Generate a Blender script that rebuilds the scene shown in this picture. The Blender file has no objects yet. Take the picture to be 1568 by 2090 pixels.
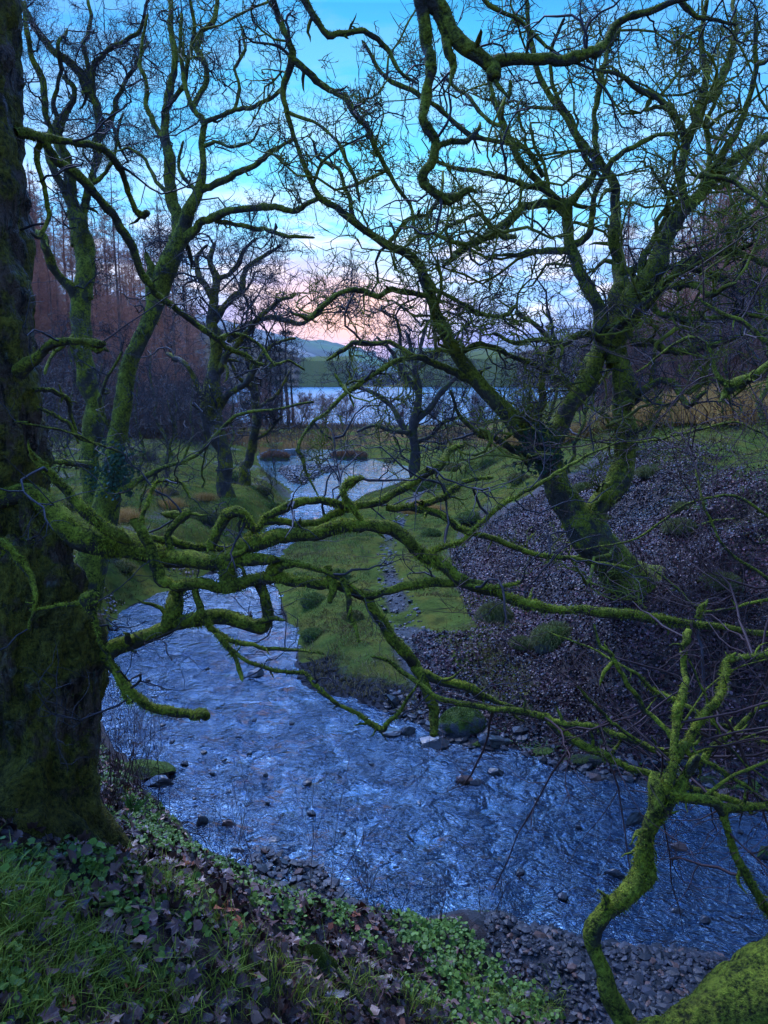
import bpy, math, random
import numpy as np
# ---------------------------------------------------------------- set-up
FPX = 1573.0; CX = 784.0; CY = 1045.0          # focal length and centre of the photograph in its own pixels
HORIZON = 770.0
PITCH = math.atan((CY - HORIZON) / FPX)
CAMZ = 5.0
cp, sp = math.cos(PITCH), math.sin(PITCH)
CAM = np.array([0.0, 0.0, CAMZ])
FWD = np.array([0.0, cp, -sp]); UP = np.array([0.0, sp, cp]); RT = np.array([1.0, 0, 0])
COL = bpy.context.scene.collection
rng = np.random.default_rng(7)

def P(px, py, d):
    return CAM + d * (FWD + RT * ((px - CX) / FPX) + UP * ((CY - py) / FPX))

def tag(o, label=None, cat=None, group=None, kind=None):
    if label: o['label'] = label
    if cat: o['category'] = cat
    if group: o['group'] = group
    if kind: o['kind'] = kind
    return o

def empty(name, loc):
    o = bpy.data.objects.new(name, None); COL.objects.link(o)
    o.location = [float(v) for v in loc]; o.empty_display_size = 0.2
    return o

def mesh_obj(name, V, F, mat, parent=None, smooth=True, attrs=None, midx=None):
    """V (n,3); F int array (m,k) or list of such arrays"""
    V = np.asarray(V, dtype=np.float32)
    Fs = F if isinstance(F, list) else [F]
    Fs = [np.asarray(f, dtype=np.int32) for f in Fs if len(f)]
    me = bpy.data.meshes.new(name)
    nl = sum(f.size for f in Fs); npol = sum(len(f) for f in Fs)
    me.vertices.add(len(V)); me.loops.add(nl); me.polygons.add(npol)
    if parent is not None:
        V = V - np.array(parent.location, dtype=np.float32)
    me.vertices.foreach_set('co', V.ravel())
    me.loops.foreach_set('vertex_index', np.concatenate([f.ravel() for f in Fs]))
    tot = np.concatenate([np.full(len(f), f.shape[1], dtype=np.int32) for f in Fs])
    st = np.concatenate([[0], np.cumsum(tot)[:-1]]).astype(np.int32)
    me.polygons.foreach_set('loop_start', st)
    me.polygons.foreach_set('loop_total', tot)
    me.polygons.foreach_set('use_smooth', np.full(npol, smooth, dtype=bool))
    if attrs:
        for k, a in attrs.items():
            a = np.asarray(a, dtype=np.float32)
            if a.ndim == 1:
                at = me.attributes.new(k, 'FLOAT', 'POINT'); at.data.foreach_set('value', a)
            else:
                at = me.attributes.new(k, 'FLOAT_COLOR', 'POINT')
                if a.shape[1] == 3: a = np.hstack([a, np.ones((len(a), 1), dtype=np.float32)])
                at.data.foreach_set('color', a.ravel())
    for m in (mat if isinstance(mat, (list, tuple)) else [mat]):
        me.materials.append(m)
    me.update(calc_edges=True); me.validate()
    o = bpy.data.objects.new(name, me); COL.objects.link(o)
    if parent is not None: o.parent = parent
    return o

# ---------------------------------------------------------------- noise
def _h(ix, iy, iz, seed):
    n = (ix * 374761393 + iy * 668265263 + iz * 2147483647 + seed * 1274126177) & 0xFFFFFFFF
    n = ((n ^ (n >> 13)) * 1274126177) & 0xFFFFFFFF
    n = ((n ^ (n >> 16)) * 2246822519) & 0xFFFFFFFF
    return ((n ^ (n >> 15)) & 0xFFFF) / 65535.0

def vnoise(p, seed=0):
    p = np.asarray(p, dtype=np.float64)
    if p.shape[-1] == 2: p = np.concatenate([p, np.zeros(p.shape[:-1] + (1,))], -1)
    i = np.floor(p).astype(np.int64); f = p - i; f = f * f * (3 - 2 * f)
    r = 0
    for dx in (0, 1):
        wx = f[..., 0] if dx else 1 - f[..., 0]
        for dy in (0, 1):
            wy = f[..., 1] if dy else 1 - f[..., 1]
            for dz in (0, 1):
                wz_ = f[..., 2] if dz else 1 - f[..., 2]
                r = r + wx * wy * wz_ * _h(i[..., 0] + dx, i[..., 1] + dy, i[..., 2] + dz, seed)
    return r * 2 - 1

def fbm(p, seed=0, octv=4):
    a = 1.0; s = 0; t = 0
    p = np.asarray(p, dtype=np.float64)
    for k in range(octv):
        s = s + a * vnoise(p * (2.03 ** k) + 17.3 * k, seed + k); t += a; a *= 0.5
    return s / t

def sstep(a, b, x):
    t = np.clip((x - a) / (b - a), 0, 1); return t * t * (3 - 2 * t)

# ---------------------------------------------------------------- terrain
def wz(y):                                             # level of the running water
    return -1.2 * sstep(14, 75, y)

def pix_water(px, py):
    d = FWD + RT * ((px - CX) / FPX) + UP * ((CY - py) / FPX)
    z = 0.0
    for _ in range(30):
        t = (z - CAMZ) / d[2]; y = t * d[1]; z = 0.5 * z + 0.5 * float(wz(np.array(y)))
    return (t * d[0], t * d[1])

def poly_w(s): return np.array([pix_water(*map(float, q.split(','))) for q in s.split()])

LOW_L = "700,914 620,914 528,917 527,937 540,962 580,988 600,1005 570,1060 520,1100 480,1140 425,1170 330,1212 262,1238 222,1285 205,1340 195,1420 215,1500 262,1552 285,1600 345,1655 405,1722 470,1765 600,1808 700,1843 860,1878 950,1905"
LOW_R = "1562,1648 1420,1622 1300,1600 1200,1578 1100,1555 1030,1530 905,1500 860,1478 780,1450 660,1420 615,1385 607,1330 585,1260 560,1195 570,1130 620,1085 690,1040 745,1008 800,992 835,975 832,952 760,938 715,928 712,914"
A = poly_w(LOW_L); B = poly_w(LOW_R)
BAR = np.array([(1.15, 5.6), (1.6, 4.9), (2.3, 4.1), (3.4, 3.4), (6.0, 2.6), (14, 2.4), (14, 8.6), (8.5, 8.7)])
LOWPOLY = np.vstack([A, BAR, B])
WATER_EDGE_BAR = poly_w("950,1905 1020,1915 1120,1925 1240,1938 1400,1950 1560,1962")
CENTER = np.vstack([np.array([(-12, 1500.), (-6, 120)]), poly_w("650,930 700,960 680,1010 600,1080 500,1150 400,1230 400,1330 430,1480 600,1620 900,1740 1200,1790"), np.array([(6., 7.0), (40, 6.4)])])
RPOLY = np.vstack([CENTER, np.array([(3000., 6.4), (3000., 3000), (-12, 3000)])])
FOOT = np.vstack([np.array([(30., 8.6), (8.0, 9.0)]), poly_w("1480,1600 1300,1560 1180,1520 1100,1450 1040,1380 985,1290 950,1200 930,1120 920,1040 905,985"), np.array([(9., 60), (20, 90), (60, 140), (400, 600), (900, 500), (900, 8.6)])])

def sdf(x, y, poly):
    """signed distance, positive outside"""
    shp = np.shape(x); x = np.ravel(x); y = np.ravel(y)
    d2 = np.full(x.shape, 1e18); inside = np.zeros(x.shape, dtype=bool)
    n = len(poly)
    for i in range(n):
        ax, ay = poly[i]; bx, by = poly[(i + 1) % n]
        ex, ey = bx - ax, by - ay; wx, wy = x - ax, y - ay
        t = np.clip((wx * ex + wy * ey) / (ex * ex + ey * ey + 1e-12), 0, 1)
        d2 = np.minimum(d2, (wx - t * ex) ** 2 + (wy - t * ey) ** 2)
        if ay != by:
            c = ((ay > y) != (by > y)) & (x < (bx - ax) * (y - ay) / (by - ay) + ax)
            inside ^= c
    d = np.sqrt(d2)
    return np.where(inside, -d, d).reshape(shp)

LAKE = np.array([(-26, 101), (-12, 99), (-4, 97.5), (3, 98), (10, 101), (17, 112), (26, 135), (45, 190), (90, 340), (150, 500), (-400, 500), (-260, 300), (-120, 190), (-60, 125)], dtype=float)
LAKEZ = -1.25

def height(x, y, detail=True):
    x = np.asarray(x, dtype=np.float64); y = np.asarray(y, dtype=np.float64)
    w = wz(y)
    wob = fbm(np.stack([x * 1.1, y * 1.1], -1), 5, 3) * 0.22 * sstep(60, 20, y)
    d = sdf(x, y, LOWPOLY) + wob
    right = sdf(x, y, RPOLY) < 0
    e = -sdf(x, y, FOOT) + wob * 2                       # >0 on the right-hand slope
    dp = np.maximum(d, 0)
    near = (~right) & (y < 11)
    # near bank: steep, flattening off where the photographer stands
    hn = 0.69 * dp
    hn = np.where(hn > 3.2, 3.2 + (hn - 3.2) * 0.3, hn)
    hn = hn + 0.45 * np.exp(-(((x + 2.6) / 1.1) ** 2 + ((y - 4.0) / 1.5) ** 2))
    # left-hand bank
    hl = 0.75 * sstep(0, 1.4, dp) + 0.42 * sstep(1, 6, dp) + 0.035 * dp
    nb = sstep(8.5, 12.5, y + 0.0 * x)
    hL = hn * (1 - nb) + hl * nb
    # right-hand bank
    hr = 0.22 * sstep(0, 0.8, dp) + 0.04 * dp
    ep = np.maximum(e, 0)
    slope = 0.50 * np.minimum(ep, 5.2) + 0.18 * np.clip(ep - 5.2, 0, 4) + 0.045 * np.clip(ep - 9.2, 0, 60)
    hr = hr + slope * sstep(0, 1.2, ep)
    h = np.where(right, hr, hL)
    # beyond the pool the two sides join in a flat shore
    fl = sstep(56, 66, y) * sstep(30, 12, np.abs(x + 4))
    h = h * (1 - fl) + fl * (0.45 * sstep(0, 1.5, dp))
    # wooded hillsides
    hill = 0.36 * np.maximum(-x - 19 - 0.06 * y, 0) + 0.22 * np.maximum(x - 20 - 0.10 * y, 0)
    hill = np.minimum(hill, 40) * sstep(22, 45, y)
    z = w + h + hill
    # bed of the stream, with its shingle bars
    bed = w - 0.16 - 0.18 * sstep(0, -2.2, d) + fbm(np.stack([x * 2.2, y * 2.2], -1), 9, 3) * 0.07
    z = np.where(d < 0, np.minimum(z, bed + 0.16 * sstep(-0.35, 0, d)), z)
    bar = sstep(0.5, -0.35, sdf(x, y, BARPOLY)) * 0.46 + sstep(0.5, -0.6, sdf(x, y, BAR2)) * 0.85 + sstep(0.3, -0.3, sdf(x, y, BAR3)) * 0.24 + sstep(0.4, -0.6, sdf(x, y, BAR4)) * 0.42
    z = z - 0.22 * sstep(22, 34, y) * sstep(0, -0.6, d)
    z = z + bar * sstep(0.4, -0.2, d)
    lk = sdf(x, y, LAKE)
    lz = LAKEZ + 0.5 * sstep(0, 6, lk) - 1.5 * sstep(0, -10, lk)
    z = np.where(lk < 0, lz, z * sstep(0, 6, lk) + (1 - sstep(0, 6, lk)) * lz)
    if detail:
        det = fbm(np.stack([x * 0.9, y * 0.9], -1), 21, 5) * 0.24 + fbm(np.stack([x * 5, y * 5], -1), 31, 3) * 0.03
        z = z + det * sstep(0.0, 1.0, d) * sstep(200, 60, y) + sstep(80, 20, y) * sstep(0, 3, e) * 0.18 * fbm(np.stack([x * .5, y * .8], -1), 41, 3)
    return z

BARPOLY = np.vstack([WATER_EDGE_BAR, np.array([(14, 6.1), (14, 2.0), (3.2, 3.0), (1.7, 4.4), (1.0, 5.6)])])
BAR2 = poly_w("565,962 630,956 712,957 668,966 640,982 622,992 592,984")
BAR3 = poly_w("520,1725 600,1740 680,1760 700,1830 620,1805 540,1775")
BAR4 = np.array([(9., 8.2), (14, 7.8), (14, 9), (9, 9)])

def ground_z(x, y): return float(height(np.array([x]), np.array([y]))[0])

_T = np.geomspace(1.2, 400, 900)
def pix_ground(px, py):
    d = FWD + RT * ((px - CX) / FPX) + UP * ((CY - py) / FPX)
    pts = CAM + _T[:, None] * d
    g = height(pts[:, 0], pts[:, 1])
    k = np.argmax(pts[:, 2] < g)
    if k == 0: k = len(_T) - 1
    a, b = pts[k - 1], pts[k]
    ta = a[2] - g[k - 1]; tb = g[k] - b[2]
    q = a + (b - a) * (ta / max(ta + tb, 1e-9))
    return np.array([q[0], q[1], ground_z(q[0], q[1])])

def depth_of(p): return float(np.dot(np.asarray(p) - CAM, FWD))
# ---------------------------------------------------------------- materials
def nmat(name):
    m = bpy.data.materials.new(name); m.use_nodes = True
    nt = m.node_tree; nt.nodes.clear()
    return m, nt
class NB:
    """tiny node builder"""
    def __init__(s, nt): s.nt = nt
    def n(s, t, **kw):
        nd = s.nt.nodes.new(t)
        for k, v in kw.items():
            if k.startswith('i_'):
                key = k[2:]; key = int(key) if key.isdigit() else key.replace('_', ' ')
                sock = nd.inputs[key]
                if isinstance(v, bpy.types.NodeSocket): s.nt.links.new(v, sock)
                else: sock.default_value = v
            else: setattr(nd, k, v)
        return nd
    def noise(s, vec, scale, detail=4, rough=0.6, dist=0.0):
        nd = s.n('ShaderNodeTexNoise', i_Scale=scale, i_Detail=detail, i_Roughness=rough, i_Distortion=dist)
        if vec is not None: s.nt.links.new(vec, nd.inputs['Vector'])
        return nd.outputs['Fac']
    def ramp(s, fac, stops, interp='LINEAR'):
        nd = s.n('ShaderNodeValToRGB'); cr = nd.color_ramp; cr.interpolation = interp
        while len(cr.elements) > 1: cr.elements.remove(cr.elements[-1])
        for i, (p, c) in enumerate(stops):
            e = cr.elements[0] if i == 0 else cr.elements.new(p)
            e.position = p
            e.color = (c, c, c, 1) if isinstance(c, (int, float)) else (*c, 1)
        s.nt.links.new(fac, nd.inputs[0]); return nd.outputs[0]
    def mix(s, fac, a, b, mode='MIX'):
        nd = s.n('ShaderNodeMix', data_type='RGBA', blend_type=mode, clamp_factor=True)
        for sock, v in ((nd.inputs[0], fac), (nd.inputs[6], a), (nd.inputs[7], b)):
            if isinstance(v, bpy.types.NodeSocket): s.nt.links.new(v, sock)
            elif isinstance(v, (tuple, list)): sock.default_value = (*v[:3], 1)
            else: sock.default_value = v
        return nd.outputs[2]
    def math(s, op, a, b=0.0, clamp=False):
        nd = s.n('ShaderNodeMath', operation=op, use_clamp=clamp)
        for i, v in enumerate((a, b)):
            if isinstance(v, bpy.types.NodeSocket): s.nt.links.new(v, nd.inputs[i])
            else: nd.inputs[i].default_value = v
        return nd.outputs[0]
    def out(s, surf):
        o = s.n('ShaderNodeOutputMaterial'); s.nt.links.new(surf, o.inputs['Surface'])
    def attr(s, name, out='Fac'):
        return s.n('ShaderNodeAttribute', attribute_name=name).outputs[out]
    def pos(s): return s.n('ShaderNodeNewGeometry').outputs['Position']
    def bump(s, h, strength=0.5, dist=0.02, normal=None):
        nd = s.n('ShaderNodeBump', i_Strength=strength, i_Distance=dist, i_Height=h)
        if normal is not None: s.nt.links.new(normal, nd.inputs['Normal'])
        return nd.outputs[0]
    def bsdf(s, col, rough=0.8, spec=0.5, normal=None, **kw):
        nd = s.n('ShaderNodeBsdfPrincipled')
        for k, v in (('Base Color', col), ('Roughness', rough), ('Specular IOR Level', spec)):
            if isinstance(v, bpy.types.NodeSocket): s.nt.links.new(v, nd.inputs[k])
            else: nd.inputs[k].default_value = (*v[:3], 1) if isinstance(v, (tuple, list)) else v
        if normal is not None: s.nt.links.new(normal, nd.inputs['Normal'])
        for k, v in kw.items(): nd.inputs[k.replace('_', ' ')].default_value = v
        return nd.outputs[0]

def make_bark(name, bark1, bark2, moss1, moss2, amount, scale=6.0, up=0.35, bumpd=0.012, lichen=0.0, fissure=0.0):
    """bark with moss lying on its upper side and in patches"""
    m, nt = nmat(name); b = NB(nt); p = b.pos()
    n1 = b.noise(p, scale, 5, 0.65); n2 = b.noise(p, scale * 6, 4, 0.7); n3 = b.noise(p, scale * 0.35, 2, 0.5)
    nz = b.n('ShaderNodeSeparateXYZ', i_0=b.n('ShaderNodeNewGeometry').outputs['Normal']).outputs['Z']
    f = b.math('ADD', b.math('MULTIPLY', nz, up), b.math('ADD', b.math('MULTIPLY', n3, 1.2), b.math('MULTIPLY', n1, 1.5)))
    f = b.math('ADD', f, amount - 1.35)
    mask = b.ramp(f, [(0.40, 0.0), (0.62, 1.0)])
    bk = b.mix(n2, bark1, bark2)
    bk = b.mix(b.ramp(n1, [(0.35, 0.0), (0.7, 1.0)]), bk, tuple(c * 1.7 for c in bark2))
    if fissure:
        mp = b.n('ShaderNodeMapping'); nt.links.new(p, mp.inputs['Vector']); mp.inputs['Scale'].default_value = (1, 1, 0.2)
        fz = b.noise(mp.outputs[0], 22, 4, 0.65, 0.6); fm = b.ramp(fz, [(0.40, 1.0), (0.52, 0.0)])
        bk = b.mix(b.math('MULTIPLY', fm, fissure), bk, (0.006, 0.004, 0.003))
    if lichen:
        bk = b.mix(b.ramp(b.noise(p, scale * 2.2, 3, 0.6), [(0.62, 0.0), (0.7, lichen)]), bk, (0.22, 0.27, 0.24))
    n4 = b.noise(p, scale * 9, 3, 0.7)
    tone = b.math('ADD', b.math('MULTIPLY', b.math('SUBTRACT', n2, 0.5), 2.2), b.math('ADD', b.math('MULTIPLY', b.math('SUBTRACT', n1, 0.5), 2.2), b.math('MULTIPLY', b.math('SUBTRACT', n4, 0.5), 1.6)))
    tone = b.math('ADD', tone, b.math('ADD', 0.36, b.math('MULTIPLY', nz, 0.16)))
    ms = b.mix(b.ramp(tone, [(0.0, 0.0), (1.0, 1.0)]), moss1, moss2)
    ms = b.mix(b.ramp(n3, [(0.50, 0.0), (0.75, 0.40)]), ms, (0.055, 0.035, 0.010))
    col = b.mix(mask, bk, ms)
    h = b.math('ADD', b.math('MULTIPLY', n2, 0.8), b.math('ADD', b.math('MULTIPLY', n1, 0.9), b.math('MULTIPLY', n4, 0.5)))
    if fissure: h = b.math('ADD', h, b.math('MULTIPLY', fz, 1.6))
    nb_ = b.bump(h, 1.0, bumpd * 3)
    rough = b.math('ADD', b.math('MULTIPLY', mask, 0.3), 0.6)
    b.out(b.bsdf(col, rough, 0.15, nb_)); return m

M = {}
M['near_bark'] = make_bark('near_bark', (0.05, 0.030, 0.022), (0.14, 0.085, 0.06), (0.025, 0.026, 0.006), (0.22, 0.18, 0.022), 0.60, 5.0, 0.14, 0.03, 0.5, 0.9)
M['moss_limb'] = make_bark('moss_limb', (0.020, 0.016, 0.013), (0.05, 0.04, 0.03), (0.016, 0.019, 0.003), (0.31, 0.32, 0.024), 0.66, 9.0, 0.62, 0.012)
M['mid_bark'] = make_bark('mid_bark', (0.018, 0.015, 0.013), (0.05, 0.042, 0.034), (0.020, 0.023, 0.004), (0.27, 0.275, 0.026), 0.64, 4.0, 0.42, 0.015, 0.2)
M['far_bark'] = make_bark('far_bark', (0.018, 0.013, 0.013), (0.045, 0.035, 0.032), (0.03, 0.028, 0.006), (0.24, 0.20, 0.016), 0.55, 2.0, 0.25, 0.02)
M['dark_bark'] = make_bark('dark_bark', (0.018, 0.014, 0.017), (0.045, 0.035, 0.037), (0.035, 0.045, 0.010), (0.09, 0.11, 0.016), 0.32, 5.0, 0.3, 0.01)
M['larch_bark'] = make_bark('larch_bark', (0.08, 0.04, 0.035), (0.18, 0.09, 0.07), (0.05, 0.05, 0.02), (0.1, 0.09, 0.03), 0.2, 3.0, 0.1, 0.02)

def simple(name, c1, c2, scale=8, rough=0.8, spec=0.3, bumpd=0.0, **kw):
    m, nt = nmat(name); b = NB(nt); p = b.pos()
    n = b.noise(p, scale, 4, 0.65)
    col = b.mix(b.ramp(n, [(0.3, 0.0), (0.7, 1.0)]), c1, c2)
    b.out(b.bsdf(col, rough, spec, b.bump(n, 0.8, bumpd) if bumpd else None, **kw)); return m
M['twig'] = simple('twig', (0.016, 0.013, 0.018), (0.05, 0.04, 0.045), 14, 0.6, 0.15)
M['twig_moss'] = simple('twig_moss', (0.025, 0.020, 0.014), (0.22, 0.22, 0.018), 3.5, 0.8, 0.12)
M['larch_twig'] = simple('larch_twig', (0.20, 0.075, 0.05), (0.48, 0.20, 0.12), 0.35, 0.8, 0.2)
M['far_twig'] = simple('far_twig', (0.10, 0.045, 0.04), (0.24, 0.11, 0.08), 0.5, 0.8, 0.2)
M['whip'] = simple('whip', (0.030, 0.013, 0.012), (0.075, 0.036, 0.032), 6, 0.55, 0.15)
M['needles'] = simple('needles', (0.008, 0.016, 0.012), (0.022, 0.04, 0.022), 1.5, 0.7, 0.3)
M['ivy'] = simple('ivy', (0.006, 0.022, 0.012), (0.022, 0.06, 0.028), 12, 0.35, 0.5)
M['fern'] = simple('fern', (0.02, 0.07, 0.015), (0.05, 0.14, 0.03), 12, 0.5, 0.5)
M['stone_mossy'] = make_bark('stone_mossy', (0.02, 0.018, 0.022), (0.06, 0.055, 0.06), (0.03, 0.05, 0.008), (0.09, 0.12, 0.014), 0.45, 6.0, 0.4, 0.01)
def wetstone(name, c1, c2):
    m, nt = nmat(name); b = NB(nt); p = b.pos(); n = b.noise(p, 14, 5, 0.7)
    b.out(b.bsdf(b.mix(n, c1, c2), 0.30, 0.35, b.bump(n, 0.6, 0.01))); return m
M['wetstone'] = wetstone('wetstone', (0.008, 0.007, 0.008), (0.045, 0.038, 0.038))
M['darkrock'] = make_bark('darkrock', (0.008, 0.007, 0.008), (0.035, 0.028, 0.028), (0.02, 0.03, 0.006), (0.07, 0.09, 0.014), 0.25, 9.0, 0.3, 0.02)
M['redstone'] = wetstone('redstone', (0.05, 0.022, 0.015), (0.13, 0.06, 0.04))

def attrcol(name, rough=0.6, spec=0.4, trans=0.0, bumpd=0.0, bscale=30):
    m, nt = nmat(name); b = NB(nt)
    c = b.attr('col', 'Color')
    if bumpd: nrm = b.bump(b.noise(b.pos(), bscale, 3, 0.6), 0.7, bumpd)
    else: nrm = None
    s = b.bsdf(c, rough, spec, nrm)
    if trans:
        t = b.n('ShaderNodeBsdfTranslucent'); nt.links.new(c, t.inputs[0])
        mx = b.n('ShaderNodeMixShader'); mx.inputs[0].default_value = trans
        nt.links.new(s, mx.inputs[1]); nt.links.new(t.outputs[0], mx.inputs[2]); s = mx.outputs[0]
    b.out(s); return m
M['leaf_litter'] = attrcol('leaf_litter', 0.40, 0.35, 0.0, 0.004, 60)
M['slope_litter'] = attrcol('slope_litter', 0.33, 0.10)
M['grass'] = attrcol('grass', 0.75, 0.12, 0.25)
M['meadow'] = attrcol('meadow', 0.9, 0.05, 0.2)
M['moss_fuzz'] = attrcol('moss_fuzz', 0.8, 0.15, 0.35)
M['shingle'] = attrcol('shingle', 0.45, 0.22, 0.0, 0.003, 60)
M['herb'] = attrcol('herb', 0.5, 0.2, 0.2)

# terrain: masks carried by the mesh (grass, leaf litter, shingle, reeds)
m, nt = nmat('ground'); b = NB(nt); p = b.pos()
sep = b.n('ShaderNodeSeparateColor', i_0=b.attr('mask', 'Color'))
n1 = b.noise(p, 1.3, 5, 0.65); n2 = b.noise(p, 9, 5, 0.7); n3 = b.noise(p, 45, 3, 0.7)
mud = b.mix(n2, (0.008, 0.005, 0.004), (0.035, 0.020, 0.015))
grass = b.mix(n2, (0.030, 0.045, 0.010), (0.12, 0.15, 0.030))
grass = b.mix(b.ramp(n1, [(0.45, 0.0), (0.62, 0.75)]), grass, (0.12, 0.10, 0.020))
grass = b.mix(b.ramp(b.noise(p, 3.1, 3, 0.6), [(0.5, 0.0), (0.65, 0.6)]), grass, (0.02, 0.028, 0.012))
vor = b.n('ShaderNodeTexVoronoi', i_Scale=11.0); nt.links.new(p, vor.inputs['Vector'])
lf = b.mix(b.n('ShaderNodeSeparateColor', i_0=vor.outputs['Color']).outputs[0], (0.010, 0.006, 0.005), (0.06, 0.032, 0.024))
vor2 = b.n('ShaderNodeTexVoronoi', i_Scale=16.0); nt.links.new(p, vor2.inputs['Vector'])
sh = b.mix(b.n('ShaderNodeSeparateColor', i_0=vor2.outputs['Color']).outputs[1], (0.008, 0.008, 0.009), (0.055, 0.050, 0.052))
reed = b.mix(n2, (0.07, 0.04, 0.015), (0.20, 0.12, 0.045))
wob = b.math('MULTIPLY', b.math('SUBTRACT', n2, 0.5), 0.7)
def msk(o): return b.ramp(b.math('ADD', o, wob), [(0.4, 0.0), (0.6, 1.0)])
c = b.mix(msk(sep.outputs[1]), mud, lf); c = b.mix(msk(sep.outputs[0]), c, grass)
c = b.mix(msk(sep.outputs[2]), c, sh); c = b.mix(msk(b.attr('reed')), c, reed)
hgt = b.math('ADD', b.math('MULTIPLY', n2, 0.6), b.math('MULTIPLY', n3, 0.35))
b.out(b.bsdf(c, b.math('ADD', b.math('MULTIPLY', n3, 0.4), 0.4), b.math('MULTIPLY', b.math('SUBTRACT', 1.0, msk(sep.outputs[0])), 0.18), b.bump(hgt, 0.9, 0.08)))
M['ground'] = m

# running water
def water_mat(name, deep, shallow, s, strength, dist, flow, ior, rough=0.06, foam=0.0, lvl=0.5):
    m, nt = nmat(name); b = NB(nt); p = b.pos()
    mp = b.n('ShaderNodeMapping', vector_type='TEXTURE'); nt.links.new(p, mp.inputs['Vector'])
    mp.inputs['Rotation'].default_value = (0, 0, flow); mp.inputs['Scale'].default_value = (1.7, 1.0, 1.0)
    v = mp.outputs[0]
    a1 = b.noise(v, s, 3, 0.55, 1.1); a2 = b.noise(v, s * 3.3, 3, 0.6, 0.8); a3 = b.noise(p, s * 0.28, 3, 0.5, 0.6)
    h = b.math('ADD', b.math('MULTIPLY', a1, 1.0), b.math('MULTIPLY', a2, 0.40))
    calm = b.ramp(a3, [(0.34, 0.30), (0.62, 1.0)])
    yy = b.n('ShaderNodeSeparateXYZ', i_0=p).outputs['Y']
    calm = b.math('MULTIPLY', calm, b.ramp(b.math('MULTIPLY', yy, 0.01), [(0.18, 1.0), (0.40, 0.30), (0.95, 0.30), (1.0, 1.0)]))
    h = b.math('MULTIPLY', h, calm)
    nrm = b.bump(h, strength, dist)
    bedn = b.noise(p, 4.5, 5, 0.75)
    col = b.mix(b.ramp(bedn, [(0.35, 0.0), (0.7, 1.0)]), deep, shallow)
    s1 = b.bsdf(col, rough, lvl, nrm, IOR=ior, Specular_Tint=(0.27, 0.62, 1.0, 1.0))
    if foam:
        ff = b.ramp(b.math('ADD', b.math('MULTIPLY', a2, 0.55), b.math('MULTIPLY', a1, 0.5)), [(0.60, 0.0), (0.72, foam)])
        s2 = b.bsdf((0.6, 0.66, 0.7), 0.6, 0.3, nrm)
        mx = b.n('ShaderNodeMixShader'); nt.links.new(ff, mx.inputs[0]); nt.links.new(s1, mx.inputs[1]); nt.links.new(s2, mx.inputs[2]); s1 = mx.outputs[0]
    b.out(s1); return m
M['stream'] = water_mat('stream', (0.002, 0.004, 0.010), (0.022, 0.012, 0.006), 8.0, 1.0, 0.10, math.radians(-25), 1.75, 0.01, 0.12)
M['lake'] = water_mat('lake', (0.01, 0.03, 0.06), (0.012, 0.03, 0.06), 0.5, 1.0, 0.22, 0.0, 2.6, 0.25)

# ---------------------------------------------------------------- ground sheet
def build_ground():
    ys = [-7.0]
    while ys[-1] < 3200: ys.append(ys[-1] + max(0.055, 0.0115 * ys[-1]))
    ys = np.array(ys); U = np.linspace(-1.05, 1.05, 470)
    Y = np.repeat(ys[:, None], len(U), 1); X = U[None, :] * (Y * 0.92 + 11)
    Z = height(X, Y)
    d = sdf(X, Y, LOWPOLY); right = sdf(X, Y, RPOLY) < 0; e = -sdf(X, Y, FOOT)
    nz = fbm(np.stack([X * .6, Y * .6], -1), 77, 4)
    nearb = (~right) & (Y < 11)
    g = np.zeros_like(X); l = np.zeros_like(X); s = np.zeros_like(X); r = np.zeros_like(X)
    # left far bank grass, litter under its trees
    gl = 0.75 + nz * 0.6
    g = np.where(~right & ~nearb, gl, g)
    l = np.where(~right & ~nearb, 1 - gl + 0.3, l)
    # near bank litter with green patches
    g = np.where(nearb, 0.25 + nz * 0.9, g); l = np.where(nearb, 0.9, l)
    # right side: grassy tongue near water far up, litter on the steep slope, grass on its brow
    brow = sstep(3.6, 5.2, e + nz * 1.0 - sstep(16, 11, Y) * 4)
    tongue = sstep(0.5, -0.6, e - 0.2 + nz) * sstep(10.0, 12.2, Y + 3.0 * nz)
    fargr = sstep(20, 27, Y + nz * 4)
    gr = np.maximum(np.maximum(brow, tongue), fargr)
    g = np.where(right, gr, g); l = np.where(right, 1 - gr * 0.6, l)
    path = np.exp(-(sdfline(X, Y, PATH) / (0.5 - .22 * sstep(12, 20, Y))) ** 2) * np.clip(.75 + nz, 0, 1)
    s = np.maximum(s, path * 0.95); g = g * (1 - path)
    s = np.maximum(s, sstep(0.12, -0.1, d))
    s = np.maximum(s, np.where(right, sstep(1.2, 0.2, d) * 0.8 * (Y < 13), 0))
    r = np.where(Y > 58, sstep(60, 66, Y) * (0.5 + nz * .8), 0) * sstep(24, 12, np.abs(X))
    g = np.where(Y > 58, np.maximum(g, 0.6), g)
    hills = sstep(6, 14, -X - 20 - 0.05 * Y) + sstep(6, 12, X - 26 - .1 * Y)
    r = np.maximum(r, np.clip(hills, 0, 1) * (.5 + nz * .5))
    g = g * (1 - np.clip(hills, 0, 1)); l = np.maximum(l, np.clip(hills, 0, 1))
    nr, nc = X.shape
    V = np.stack([X, Y, Z], -1).reshape(-1, 3)
    idx = np.arange(nr * nc).reshape(nr, nc)
    F = np.stack([idx[:-1, :-1], idx[:-1, 1:], idx[1:, 1:], idx[1:, :-1]], -1).reshape(-1, 4)
    mask = np.stack([g, l, s], -1).clip(0, 1).reshape(-1, 3)
    o = mesh_obj('ground', V, F, M['ground'], attrs={'mask': mask, 'reed': np.clip(r, 0, 1).ravel()})
    tag(o, 'dark leaf strewn and grassy valley ground sloping down to the stream', 'ground', kind='structure')

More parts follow.
